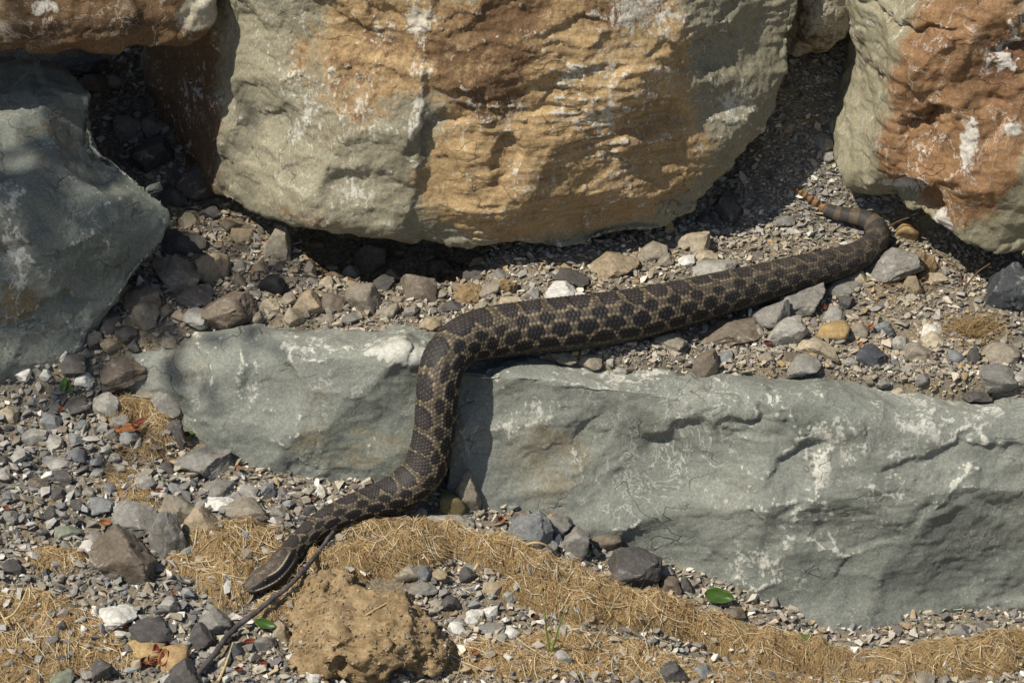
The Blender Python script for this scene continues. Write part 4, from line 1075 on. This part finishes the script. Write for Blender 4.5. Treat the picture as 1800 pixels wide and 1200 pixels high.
stalk('dry_stalk', [g3(384, 1196, .003), g3(396, 1170, .004), g3(410, 1128, .006)], .0013, M_straw, 'straight straw stalk right of the lower twig', 'dry stalk')
stalk('dry_stalk', [g3(620, 1096, .034), g3(650, 1076, .036), g3(684, 1057, .034)], .001, M_straw, 'pale straw lying across the clay clod', 'dry stalk')
stalk('dry_stalk', [g3(12, 1098, .018), g3(4, 1082, .018), g3(-6, 1064, .018)], .0009, M_straw, 'short straw at the extreme left edge', 'dry stalk')
stalk('root', [g3(1690, 518, .002), g3(1700, 500, .012), g3(1718, 478, .022), g3(1742, 462, .03)], .0011, M_root, 'thin brown root curving up under the reddish boulder', 'root')
stalk('root', [g3(1560, 400, .012), g3(1580, 388, .022), g3(1606, 380, .03), g3(1640, 374, .03)], .001, M_root, 'thin dark root behind the tail bend', 'root')
stalk('root', [g3(1690, 500, .004), g3(1688, 470, .006), g3(1640, 440, .008), g3(1600, 448, .006)], .0007, M_root, 'hair thin root beneath the reddish boulder', 'root')
g = np.random.default_rng(77)
def tuft(px, py, rx, ry, n, label, L=(30, 80)):
    o = obj('root_tuft', None, None, loc=g3(px, py), label=label, cat='root tuft')
    s = np.stack([g3(px + g.normal(0, rx), py + g.normal(0, ry), .001) for _ in range(n)])
    a = g.normal(.35, .7, n) + np.pi * (g.uniform(0, 1, n) < .5); l = g.uniform(*L, n) * PX; K = 6; tt = np.linspace(-.5, .5, K)
    x = s[:, :1] + np.cos(a)[:, None] * l[:, None] * tt; y = s[:, 1:2] + np.sin(a)[:, None] * l[:, None] * tt * .7 + g.normal(0, .002, (n, 1)) * tt ** 2 * 8
    z = terrain(x, y) + .002 + g.exponential(.003, n)[:, None] * (1 - (2 * tt) ** 2 * .6) + g.uniform(0, .006, (n, 1)) * (tt + .5)
    V, F = tubes(np.stack([x, y, z], -1), g.uniform(.00012, .0003, n))
    c = (FIB * .8)[g.choice(5, n, p=[.3, .15, .3, .05, .2])]
    me = mesh_np('fibres', V - np.array(o.location), F); attr_col(me, 'Col', np.repeat(c, K * 3, 0))
    obj('fibres', me, M_fibre, parent=o, kind='stuff')
tuft(1712, 583, 22, 8, 260, 'dry brown root tuft on the ledge at the right')
tuft(1600, 500, 30, 22, 110, 'sparse straw litter on the earth right of the tail bend', (16, 50))
tuft(240, 800, 26, 10, 60, 'few loose fibres trailing below the arched coir tuft', (20, 46))

# ------------------------------------------------------------------ clay clod
def clod(px, py, w, h, label, seed, holes):
    W = w * PX / 2; H = h * PX / 2 / cp
    bm = bmesh.new(); bmesh.ops.create_icosphere(bm, subdivisions=6, radius=1); V = np.array([v.co[:] for v in bm.verts]); F = np.array([[v.index for v in f.verts] for f in bm.faces]); bm.free()
    V = np.sign(V) * np.abs(V) ** .75 * np.array([W, W * .72, H])
    N = vnormals(V, F); wq = V + .012 * np.stack([fbm(V * 40, 3, seed + q) for q in (0, 3, 6)], 1)
    V = V + N * (.0060 * spall(wq / .036, seed, .12) + .013 * fbm(V * 22, 4, seed))[:, None]; N = vnormals(V, F)
    f1, f2, _ = worley(wq / .011 + 7, seed + 1)
    V = V + N * (.0011 * (.45 - f1) + .0030 * spall(wq / .014, seed + 5, .15) + .0030 * fbm(V * 120, 4, seed + 2))[:, None]; N = vnormals(V, F)
    f1, f2, _ = worley(V / .0042 + 7, seed + 3)
    V = V + N * (.0007 * (.45 - f1) - .0030 * np.exp(-(perlin(wq * 34, seed + 8) / .05) ** 2) * sstep(0, .2, perlin(wq * 17, seed + 9)))[:, None]
    for (hx, hy, r, dep) in holes:
        c = np.array([hx * W, -.72 * W, hy * H]); dd = np.linalg.norm((V - c) / np.array([1, 1.6, 1]), axis=1) / (r * PX) + .5 * fbm(V * 70, 3, seed + 4)
        V = V + np.array([0, .75, .1]) * (dep * sstep(1, .45, dd))[:, None]
    c = drop(px, py, H * .2); Vb, o0 = based(V + c)
    o = obj('clay_clod', mesh_np('clay_clod', Vb, F), M_clod, loc=o0, label=label, cat='clay clod')
    g = np.random.default_rng(seed); Nv = vnormals(Vb, F); n = int(w * 4)
    pick = g.choice(np.where((Nv[:, 1] < .3) & (Vb[:, 2] > .004))[0], n); hs_ = HULLS['mid']; Vs, Fs, Cs, off = [], [], [], 0
    Rm = rot_mats(n, g, 1.2) * (g.uniform(3, 13, n) ** 1.0 * PX * .5)[:, None, None]
    pal = np.array([(.33, .25, .145), (.26, .19, .105), (.40, .31, .19), (.27, .25, .22), (.45, .40, .31)])
    for k in range(n):
        hv, hf = hs_[k % len(hs_)]; Vs.append(hv @ Rm[k].T + Vb[pick[k]]); Fs.append(hf + off); off += len(hv); Cs.append(np.repeat(pal[g.choice(5, p=[.4, .25, .2, .1, .05])][None] * g.uniform(.8, 1.15), len(hv), 0))
    cm = mesh_np('crumbs', np.concatenate(Vs), np.concatenate(Fs), False); attr_col(cm, 'Col', np.concatenate(Cs))
    obj('crumbs', cm, M_gravel, parent=o, kind='stuff')
    return o
clod(636, 1122, 244, 108, 'large crumbly tan clay clod with a dark hole, in the foreground', 70, [(.62, -.45, 34, .030), (-.28, .10, 20, .012), (.30, .05, 14, .014), (.2, -.2, 12, .010)])
clod(745, 1148, 96, 56, 'smaller clay clod right of the dark hole', 71, [])
clod(575, 1050, 96, 70, 'crumbling clay clod under the coir strands by the snake head', 72, [])

# ------------------------------------------------------------------ leaves, grass, red scraps
def leaf(name, px, py, w, h, mat, label, off=.004, curl=.25, tip=.5, rot=0., up=.5, seed=0, cat='leaf', parent=None, loc=None, group=None):
    nu, nv = 13, 7; u = np.linspace(-1, 1, nu); v = np.linspace(-1, 1, nv); U, Vv = np.meshgrid(u, v, indexing='ij')
    wd = np.clip(1 - np.abs(U) ** 2.2, 0, 1) ** tip * (1 - .25 * U)
    x = U * w * PX / 2; yv = Vv * wd * h * PX / 2; zz = curl * h * PX * (.6 * Vv ** 2 * wd + .5 * U ** 2) + (fbm(np.stack([U * 2, Vv * 2, 0 * U + seed], -1).reshape(-1, 3), 2, seed).reshape(U.shape)) * h * PX * .12
    a = math.radians(rot); ca, sa = math.cos(a), math.sin(a); cu, su = math.cos(up), math.sin(up)
    X3 = x * ca - yv * sa; T3 = x * sa + yv * ca
    P = np.stack([X3, T3 * cu - zz * su, T3 * su + zz * cu], -1).reshape(-1, 3)
    top = P; bot = P - np.array([0, -su, cu]) * .00035
    n = nu * nv; ii = np.arange(n).reshape(nu, nv)
    q = np.stack([ii[:-1, :-1], ii[1:, :-1], ii[1:, 1:], ii[:-1, 1:]], -1).reshape(-1, 4)
    ring = np.concatenate([ii[:, 0], ii[-1, 1:], ii[-2::-1, -1], ii[0, -2:0:-1]]); r2 = np.roll(ring, -1)
    F = np.concatenate([q, q[:, ::-1] + n, np.stack([ring, ring + n, r2 + n, r2], -1)])
    V = np.concatenate([top, bot]); c = drop(px, py, off) if loc is None else loc
    return obj(name, mesh_np(name, V, F), mat, loc=c, label=label, cat=cat, parent=parent, group=group)
leaf('leaf', 1264, 1048, 54, 27, M_leaf, 'glossy green leaf lying on the coir at the foot of the right block', .010, .5, .6, -10, .8, 1)
leaf('leaf', 1415, 1121, 48, 14, M_leaf, 'green leaf sliver peeking over the thick coir roll', .020, .1, .6, -12, .5, 2)
leaf('leaf', 893, 954, 20, 16, M_leaf, 'small bright green leaf left of the big blue grey stone', .010, .2, .5, -30, 1.0, 3)
leaf('leaf', 467, 1096, 38, 16, M_leaf, 'dull green leaf right of the twig under the coir strands', .006, .6, .7, -15, .9, 4)
leaf('leaf', 339, 760, 26, 8, M_leaf, 'narrow green leaf beside the dark flat slab on the left slope', .004, .2, .6, 5, .5, 5)
leaf('leaf', 1026, 968, 12, 22, M_leaf, 'olive leaf bit right of the grey slab behind the coir roll', .008, .2, .5, 70, 1., 6)
sd = obj('seedling', None, None, loc=g3(116, 690), label='tiny two leaved green seedling in the grey gravel', cat='seedling')
for (dx, dz, rt) in ((-.0012, .009, 75), (.003, .006, 115)):
    leaf('leaf_blade', 0, 0, 28, 12, M_leaf, None, 0, .2, .6, rt, 1.2, 7, None, sd, (dx, 0, dz))
gt = obj('grass_sprig', None, None, loc=g3(967, 1152), label='sprig of two thin green grass blades in the foreground gravel', cat='grass')
base = np.array(gt.location)
for k, (a, b_) in enumerate([((960, 1105), (956, 1058)), ((982, 1102), (998, 1060)), ((964, 1120), (958, 1088))]):
    y0 = base[1]; pts = [base, at(*a, y0 - .004), at(*b_, y0 - .010)]
    st = stalk('blade', [p - base for p in pts], (.0011, .0012, .0008)[k], M_grass, None, None, parent=gt, k=10, taper=(1, .2))
REDS = [(548, 872, 12, 14, 'r', 'red leaf scrap beside the bright white stone uphill of the snake neck'), (1530, 578, 12, 22, 'o', 'rusty leaf scrap between tan grey and blue grey stones on the ledge'),
        (1350, 602, 22, 12, 'r', 'red leaf scrap left of the rough whitish stone'), (1449, 540, 14, 12, 'r', 'dark red scrap beside the largest grey slab'),
        (1512, 605, 14, 12, 'o', 'orange scrap above the dark blue slate stone'), (283, 863, 22, 12, 'r', 'red brown leaf scrap right of the thin coir wisp'),
        (186, 920, 26, 20, 'o', 'orange brown leaf on the left slope'), (305, 1043, 16, 14, 'o', 'rust coloured leaf bit left of the snake snout'),
        (938, 1082, 12, 18, 'r', 'dark red scrap left of the grass blades'), (881, 912, 14, 22, 'o', 'orange leaf standing at the foot of the right ledge block'),
        (835, 1150, 12, 24, 'o', 'rusty leaf strip below the white stones right of the clay clod'), (1035, 962, 16, 18, 'r', 'red leaf bit beside the olive leaf behind the coir roll'),
        (420, 822, 20, 10, 'o', 'rust leaf scrap right of the large smooth grey slab'), (145, 790, 18, 12, 'r', 'dark red scrap on the gravel left of the arched coir tuft'),
        (329, 765, 12, 26, 'o', 'orange stalk scrap beside the narrow green leaf'), (108, 722, 8, 24, 'o', 'thin orange scrap left of the flat dark stone'),
        (12, 895, 18, 12, 'r', 'dark red leaf bit at the left edge of the slope'), (1410, 450, 6, 14, 'r', 'bright red speck of leaf just behind the snake rear'),
        (1270, 684, 16, 8, 'o', 'orange chip of leaf on the rim of the right ledge block'), (440, 1128, 26, 14, 'r', 'red brown leaf under the twig'),
        (463, 1163, 18, 14, 'r', 'crimson scrap right of the lower twig'), (420, 1175, 18, 12, 'r', 'crimson scrap left of the crumpled gravel by the lower twig'),
        (385, 1083, 16, 10, 'o', 'small rust bit by the smooth grey stone near the twig'), (1735, 1135, 12, 12, 'r', 'dark red bit on the coir at the lower right'),
        (1362, 1152, 12, 10, 'o', 'curled rusty bit on the thick coir roll'), (222, 1103, 16, 16, 'o', 'rust leaf tucked behind the dark grey wedge'),
        (960, 1000, 10, 8, 'o', 'rusty crumb on the long coir roll'), (1640, 625, 8, 16, 'r', 'dark red sliver beside the brown grey stone on the ledge'),
        (465, 424, 8, 10, 'r', 'red fleck on the pointed tan stone by the hollow')]
for k, (a, b_, w, h, c, lab) in enumerate(REDS):
    leaf('leaf_scrap', a, b_, w * .85, h * .62, M_red if c == 'r' else M_orange, lab, .005, 1.1, .9, R.uniform(-60, 60) if abs(w - h) < 6 else R.uniform(-20, 20) + (70 if h > w else 0), R.uniform(.3, 1.1), 20 + k)
cl = obj('curled_leaf', None, None, loc=g3(270, 1165), label='curled red dead leaf cluster against the potato shaped pebble', cat='dead leaf')
for k in range(9):
    leaf('leaf_lobe', 0, 0, R.uniform(18, 30), R.uniform(10, 18), M_orange if k % 3 == 0 else M_red, None, 0, .7, .5, R.uniform(0, 180), R.uniform(.2, 1.2), 60 + k, None, cl, (R.normal(0, .004), R.normal(0, .003), R.uniform(.002, .011)))
ar = obj('dead_leaf', None, None, loc=g3(235, 757, .003), label='red dead leaf lying inside the arched coir tuft', cat='dead leaf')
for k in range(5):
    leaf('leaf_lobe', 0, 0, R.uniform(26, 44), R.uniform(10, 16), M_red if k % 2 else M_orange, None, 0, .5, .5, R.uniform(-40, 40), R.uniform(.2, 1.), 80 + k, None, ar, (R.normal(0, .007), R.normal(-.003, .003), R.uniform(.0, .010)))

# ------------------------------------------------------------------ the snake
FN = np.array([0, -.974, .227]); FQ = np.array([0, -.034, .002])
def on_face(px, py, off):
    d = ray(px, py); t = (off - (CAM - FQ) @ FN) / (d @ FN); return CAM + t * d
SN = [  # px, py, width, how, dorsal direction
 (1446, 366, 22, 'g', (0.1, -.2, 1)), (1470, 376, 29, 'g', (0, -.1, 1)), (1496, 381, 31, 'g', (0, -.1, 1)), (1523, 387, 35, 'g', (-.1, -.1, 1)), (1541, 402, 41, 'g', (-.3, -.1, 1)), (1541, 424, 48, 'g', (-.4, .1, 1)),
 (1520, 445, 54, 'g', (-.3, .2, 1)), (1485, 461, 60, 'g', (-.15, .2, 1)), (1440, 474, 66, 'g', (-.1, .2, 1)), (1385, 488, 71, 'g', (-.05, .32, 1)), (1320, 506, 78, 'g', (-.05, .32, 1)), (1250, 524, 85, 'g', (0, .32, 1)), (1180, 542, 92, 'g', (0, .32, 1)),
 (1110, 558, 99, 'g', (0, .32, 1)), (1040, 568, 102, 'g', (0, .32, 1)), (970, 576, 102, 'g', (0, .32, 1)), (905, 583, 100, 'g', (-.05, .25, 1)), (850, 590, 93, 'g', (-.2, -.1, 1)), (808, 606, 84, 'm', (-.5, -.3, .9)),
 (783, 636, 80, 'f', (-.75, -.6, .5)), (774, 672, 77, 'f', (-.9, -.65, .2)), (770, 712, 75, 'f', (-.9, -.65, .1)), (766, 755, 74, 'f', (-.85, -.7, .2)), (758, 795, 75, 'f', (-.8, -.7, .3)), (744, 829, 75, 'f', (-.5, -.7, .6)),
 (718, 856, 71, 'b', (-.4, -.4, .9)), (684, 875, 66, 'g', (-.3, -.1, 1)), (648, 888, 61, 'g', (-.3, .1, 1)), (610, 902, 56, 'g', (-.3, .2, 1)), (574, 919, 50, 'g', (-.4, .2, 1)), (545, 940, 45, 'g', (-.4, .2, 1)), (522, 961, 41, 'g', (-.4, .1, 1)), (505, 980, 40, 'h', (-.35, .0, 1)),
 (488, 998, 49, 'h', (-.3, -.05, 1)), (470, 1013, 52, 'h', (-.25, -.1, 1)), (453, 1024, 44, 'h', (-.25, -.1, 1)), (440, 1031, 33, 'h', (-.25, -.1, 1)), (430, 1036, 22, 'h', (-.25, -.1, 1))]
C, Rr, Dv = [], [], []
for (px, py, w, how, dv) in SN:
    r = w * PX / 2
    if how == 'g': p = drop(px, py, r * .92 + .001)
    elif how == 'f': p = on_face(px, py, r * .95)
    elif how == 'm': p = 0.5 * drop(px, py, r * .95) + 0.5 * on_face(px, py, r * .95); d = ray(px, py); p = CAM + d * np.linalg.norm(p - CAM) / np.linalg.norm(d)
    elif how == 'b': p = on_face(px, py, r * 1.15)
    else:
        xy = drop(px, py, r + .010); p = drop(px, py, max(float(mat_height(xy[:1], xy[1:2])[0]) + r * .75, r * .9) + .002)
    C.append(p); Rr.append(r); Dv.append(dv)
C = np.array(C); Rr = np.array(Rr); Dv = np.array(Dv, float)
# smooth depth jumps along each view ray
for _ in range(3):
    dist = np.linalg.norm(C - CAM, axis=1); ds = dist.copy(); ds[1:-1] = (dist[:-2] + 2 * dist[1:-1] + dist[2:]) / 4
    C = CAM + (C - CAM) * (ds / dist)[:, None]
def catmull(P, n):
    L = np.concatenate([[0], np.cumsum(np.linalg.norm(np.diff(C, axis=0), axis=1))])
    k = len(P); out = []
    Pp = np.concatenate([[2 * P[0] - P[1]], P, [2 * P[-1] - P[-2]]]) if P.ndim == 2 else np.concatenate([[2 * P[0] - P[1]], P, [2 * P[-1] - P[-2]]])
    s = np.linspace(0, L[-1], n); i = np.clip(np.searchsorted(L, s, 'right') - 1, 0, k - 2); t = (s - L[i]) / (L[i + 1] - L[i])
    if P.ndim == 2: t = t[:, None]
    a, b, c, d = Pp[i], Pp[i + 1], Pp[i + 2], Pp[i + 3]
    return .5 * (2 * b + (c - a) * t + (2 * a - 5 * b + 4 * c - d) * t ** 2 + (3 * b - a - 3 * c + d) * t ** 3)
NR, NC = 1400, 124
Pc = catmull(C, NR)
for _ in range(30): Pc[1:-1] = (Pc[:-2] + 2 * Pc[1:-1] + Pc[2:]) / 4
rad = np.maximum(catmull(Rr, NR), .002); dor = catmull(Dv, NR)
seg = np.linalg.norm(np.diff(Pc, axis=0), axis=1); s = np.concatenate([[0], np.cumsum(seg)]); Ltot = s[-1]
T = np.gradient(Pc, axis=0); T /= np.linalg.norm(T, axis=1)[:, None]
U = dor - (dor * T).sum(1)[:, None] * T; U /= np.linalg.norm(U, axis=1)[:, None]
S_ = np.cross(T, U)                                  # side vector
th = np.linspace(-np.pi, np.pi, NC, endpoint=False)
# head: cross-section wider than high, rounded snout, rounded tail stump
hs = (s - (Ltot - .052)) / .052                      # 0 at neck .. 1 at snout
hh = np.clip(hs, 0, 1)
hgt = np.where(hs > 0, 1 - .30 * sstep(0, .4, hh), 1.0)
end = np.sqrt(np.clip(1 - np.clip((s - (Ltot - .006)) / .006, 0, 1) ** 2, 0, 1)) * np.where(s < .004, np.sqrt(np.clip(1 - ((.004 - s) / .004) ** 2, 0.12, 1)), 1)
rad_e = rad * np.maximum(end, .03)
ct, st_ = np.cos(th), np.sin(th)
up_r = np.where(ct > 0, ct * 1.0, ct * .82)
wide = np.sign(st_) * np.abs(st_) ** .9
Rg = rad_e[:, None]
ny_ = up_r[None] * hgt[:, None]; nx_ = np.broadcast_to(wide[None], ny_.shape)
# brow ridges and flat crown on the head
headm = sstep(.25, .5, hh)[:, None]
ny_ = ny_ - headm * .12 * np.clip(ct, 0, 1)[None] ** 3 + headm * .16 * np.exp(-((np.abs(th)[None] - .85) / .22) ** 2) * np.exp(-((hh[:, None] - .68) / .13) ** 2)
base_v = Pc[:, None] + Rg[..., None] * (ny_[..., None] * U[:, None] + nx_[..., None] * S_[:, None])
# scale lattice
SL = .0038; NSC = 38
sc = s / SL * np.interp(rad, [.005, .012, .023], [1.9, 1.35, 1.0])
sc = np.concatenate([[0], np.cumsum(np.diff(s) / (SL * np.interp(rad[1:], [.004, .012, .023], [.42, .70, 1.0])))])
a = th / (2 * np.pi) * NSC
Sg, Ag = np.meshgrid(sc, a, indexing='ij')
best = np.full(Sg.shape, 9.0); ci = np.zeros(Sg.shape); cj = np.zeros(Sg.shape); lu = np.zeros(Sg.shape); lv = np.zeros(Sg.shape)
j0 = np.round(Ag)
for dj in (-1, 0, 1):
    jj = j0 + dj; o = .5 * (np.mod(jj, 2)); ii0 = np.round(Sg - o)
    for di in (0,):
        ii = ii0 + di + o
        dx = Sg - ii; dy = (Ag - jj)
        dd = (np.abs(dx) * 1.0) ** 1.35 / .5 ** 1.35 + (np.abs(dy) * .66) ** 1.35 / .5 ** 1.35
        m = dd < best
        best = np.where(m, dd, best); ci = np.where(m, ii, ci); cj = np.where(m, jj, cj); lu = np.where(m, dx, lu); lv = np.where(m, dy, lv)
# colour decided per scale
s_of = np.interp(.6 * ci + .4 * Sg, sc, s); ang = np.mod((.6 * cj + .4 * Ag) / NSC * 2 * np.pi + np.pi, 2 * np.pi) - np.pi; aa = np.abs(ang)
rloc = np.interp(s_of, s, rad); q = s_of / Ltot
spacing = np.interp(s, [0, .05, .12, .5 * Ltot, Ltot], [.0150, .019, .0225, .0232, .0215])
phase = np.concatenate([[0], np.cumsum(np.diff(s) / spacing[1:])])
ph = np.interp(s_of, s, phase)
bi = np.floor(ph); hsh = GR[(bi.astype(np.int64) * 5 + 3) & 255]
fr = ph - bi - .5 + .13 * hsh[..., 0]
rnd = GR[(ci * 2).astype(np.int64) * 13 + cj.astype(np.int64) * 7 & 255]
n1 = rnd[..., 0]; n2 = rnd[..., 1]
DORS = np.array([.029, .025, .024]); GRND = np.array([.066, .054, .039]); LITE = np.array([.20, .160, .105]); BLK = np.array([.009, .008, .009]); TANB = np.array([.098, .076, .05])
col = GRND * (1 + .22 * n1[..., None])
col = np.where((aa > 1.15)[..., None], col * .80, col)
# saddle blotches
wn_ = fbm(np.stack([s_of.ravel() * 75, ang.ravel() * 2.2, 0 * ang.ravel()], 1), 3, 91).reshape(ang.shape)
bw = .80 + .13 * hsh[..., 1]
e = (np.abs(fr) / .425) ** 2.6 + (aa / bw) ** 2.6 + .05 * n2 + .75 * wn_
rim = np.exp(-((e - 1.22) / .25) ** 2)
col = col * (1 - .0 * rim[..., None]) + (LITE - col) * (.7 * rim * (aa < 1.1))[..., None]
col = np.where((e < 1.0)[..., None], DORS * (1 + .25 * n1[..., None] + .35 * np.clip(1 - e, 0, 1)[..., None]), col)
col = np.where(((e > .72) & (e < 1.0))[..., None], col * .62, col)
# three side rows of spots
for (t0, tw_, off, lw, dark) in ((1.03, .22, .5, .30, .55), (1.50, .32, .0, .37, 1.0), (1.98, .30, .5, .41, 1.0)):
    f2 = ph + off; f2 = f2 - np.floor(f2) - .5
    e2 = (np.abs(f2) / lw) ** 2.2 + (np.abs(aa - t0) / tw_) ** 2.2 + .05 * n2 + .8 * wn_
    rim2 = np.exp(-((e2 - 1.3) / .3) ** 2)
    col = col + (LITE * .85 - col) * (.75 * rim2 * dark)[..., None]
    spot = DORS * .75 * (1 - dark) + BLK * dark
    col = np.where((e2 < 1.0)[..., None], spot * (1 + .3 * n1[..., None]), col)
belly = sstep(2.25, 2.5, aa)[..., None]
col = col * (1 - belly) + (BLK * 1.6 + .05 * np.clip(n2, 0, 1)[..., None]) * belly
# towards the tail the pattern blurs into dark speckle
fz = sstep(.45, .12, q)[..., None] * .5
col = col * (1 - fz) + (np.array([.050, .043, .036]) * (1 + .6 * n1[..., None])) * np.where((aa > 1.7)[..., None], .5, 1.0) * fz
# ringed tail
tl = sstep(.085, .045, s_of)[..., None]
ring = (np.abs(fr) < .30)
tailc = np.where(ring[..., None], np.array([.042, .037, .036]), TANB) * (1 + .15 * n1[..., None])
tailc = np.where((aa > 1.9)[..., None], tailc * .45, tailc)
col = col * (1 - tl) + tailc * tl
# head markings run along the body
hq = np.clip((s[:, None] - (Ltot - .062)) / .062, 0, 1); hm = sstep(.12, .30, hq) 
sa = np.abs(th)[None] + 0 * hq
headc = np.array([.085, .070, .056]) * (1 + .35 * n1)[..., None] * np.ones(3)
mot = fbm(np.stack([(hq * 9 + 0 * sa).ravel(), (sa * 2.2).ravel(), 0 * sa.ravel()], 1), 3, 17).reshape(sa.shape)
headc = headc * (1 + 1.2 * mot)[..., None]
def band(cen, wd): return np.exp(-((sa - cen) / wd) ** 4)[..., None]
crown = np.exp(-((sa - .36) / .14) ** 4)[..., None] * (hq < .72)[..., None]
headc = headc + (GRND * 1.1 - headc) * .75 * crown
stripe = band(1.12, .30) * (hq < .93)[..., None]; headc = headc + (BLK - headc) * stripe
hi_line = band(.76, .06) * (hq < .70)[..., None]; headc = headc + (np.array([.46, .40, .29]) - headc) * hi_line
lo_line = band(1.47, .06) * ((hq > .05) & (hq < .90))[..., None]; headc = headc + (np.array([.66, .60, .48]) - headc) * lo_line
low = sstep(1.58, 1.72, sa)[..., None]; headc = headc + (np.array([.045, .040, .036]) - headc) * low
lat = hm[..., None]
col = col * (1 - lat) + headc * lat
# keel glint, dark skin between scales
prof = np.clip(best, 0, 1.3)
edge_d = sstep(.55, 1.0, prof)
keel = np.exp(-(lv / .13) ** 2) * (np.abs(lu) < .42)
fade = (1 - .25 * headm)
dark_c = col * .42
col = col * (1 - (edge_d * .78 * fade)[..., None]) + dark_c * (edge_d * .78 * fade)[..., None]
col = col * (.88 + .30 * (rnd[..., 2:3] * .5 + .5))
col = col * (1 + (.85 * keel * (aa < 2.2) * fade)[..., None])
Nn = ny_[..., None] * U[:, None] + nx_[..., None] * S_[:, None]; Nn /= np.linalg.norm(Nn, axis=2)[..., None]
hgt_s = (.00042 * (1 - edge_d) + .00030 * keel + .00022 * (lu + .5) * (1 - edge_d)) * (rad_e / .021)[:, None] ** .6 * fade
V = (base_v + Nn * hgt_s[..., None]).reshape(-1, 3)
ii = np.arange(NR * NC).reshape(NR, NC); i2 = np.roll(ii, -1, 1)
F = np.stack([ii[:-1], i2[:-1], i2[1:], ii[1:]], -1).reshape(-1, 4)
root = Pc[NR // 2] * 1.0; root[2] = V[:, 2].min()
root = np.array([Pc[NR // 2][0], Pc[NR // 2][1], terrain(Pc[NR // 2][0], Pc[NR // 2][1])]).astype(float)
snake = obj('rattlesnake', None, None, loc=root, label='dark blotched rattlesnake draped over the ledge with its head down on the coir', cat='snake')
me = mesh_np('body', V - root, F); attr_col(me, 'Col', np.clip(col.reshape(-1, 3), 0, 1))
body = obj('body', me, M_snake, parent=snake)
# eyes
ke = int(np.searchsorted(s, Ltot - .0165))
for sgn in (-1, 1):
    t_ = 1.08 * sgn; c = Pc[ke] + rad[ke] * (np.cos(t_) * .82 * U[ke] + np.sin(t_) * .90 * S_[ke])
    Vs, Fs = ICO[3]; eye = obj('eye', mesh_np('eye', Vs * .0024, Fs), M_eye, parent=snake, loc=c - root)
# rattle
rt = obj('rattle', None, None, parent=snake, loc=Pc[0] - root)
rp = [Pc[0]] + [drop(x, y, .007) for x, y in ((1434, 357), (1425, 350), (1416, 344), (1408, 339), (1400, 335), (1393, 331))]
for k in range(7):
    a_ = np.array(rp[k]); d_ = (rp[min(k + 1, 6)] - rp[max(k - 1, 0)]); d_ /= np.linalg.norm(d_)
    Vs, Fs = ICO[3]; r_ = .0056 * (1 - .105 * k)
    up_ = np.array([0, -.2, 1.0]); up_ -= up_ @ d_ * d_; up_ /= np.linalg.norm(up_); sd_ = np.cross(d_, up_)
    x_ = Vs[:, 0]; pinch = 1 - .28 * sstep(.1, .9, np.abs(x_)) + .10 * np.cos(x_ * 7)
    W_ = (x_ * .92)[:, None] * d_ * r_ + (Vs[:, 1] * pinch)[:, None] * up_ * r_ * 1.05 + (Vs[:, 2] * pinch)[:, None] * sd_ * r_ * .72
    obj('segment', mesh_np('segment', W_, Fs), M_rattle, parent=rt, loc=a_ - Pc[0])

# ------------------------------------------------------------------ unseen leafy branch, added outside the frame to shade the left of the wall
def branch(cx, cy, cz, size, n, label, seed):
    g = np.random.default_rng(seed); o = obj('shade_branch', None, None, loc=(cx, cy, cz), label=label, cat='branch')
    st = []
    for k in range(7):
        a = g.normal(0, size); b = g.normal(0, size * .5); c = g.normal(0, size)
        st.append(np.array([[-.5, .2, .55], [-.25, .1, .25], [0, 0, 0], [a * .5, b * .5, c * .5], [a, b, c]]))
    P = np.stack(st); tt = np.linspace(0, 1, 5); t2 = np.linspace(0, 1, 12)
    P = np.stack([np.stack([np.interp(t2, tt, q[:, c]) for c in range(3)], 1) for q in P])
    Vt, Ft = tubes(P, np.full(len(P), .0035), 5)
    obj('stem', mesh_np('stem', Vt, Ft), M_root, parent=o)
    c = g.normal(0, 1, (n, 3)) * np.array([size, size * .5, size]) * .8
    Rm = rot_mats(n, g, 1.0); L = g.uniform(.013, .024, n)
    pr = np.array([[-1, 0, 0], [-.4, .38, .06], [.35, .32, .06], [1, 0, -.1], [.35, -.32, .06], [-.4, -.38, .06]]); fr_ = np.array([[0, 1, 5], [1, 2, 4], [1, 4, 5], [2, 3, 4]])
    V = (np.einsum('nij,vj->nvi', Rm, pr) * L[:, None, None] + c[:, None]).reshape(-1, 3)
    F = (fr_[None] + (np.arange(n) * 6)[:, None, None]).reshape(-1, 3)
    obj('leaves', mesh_np('leaves', V, F), M_leaf, parent=o, kind='stuff')
def toward_sun(x, y, z, t): return np.array([x, y, z]) + SUN * t
c = toward_sun(-.46, .05, .06, 2.1); branch(*c, .14, 430, 'unseen leafy branch added outside the left of the frame for shade', 5)
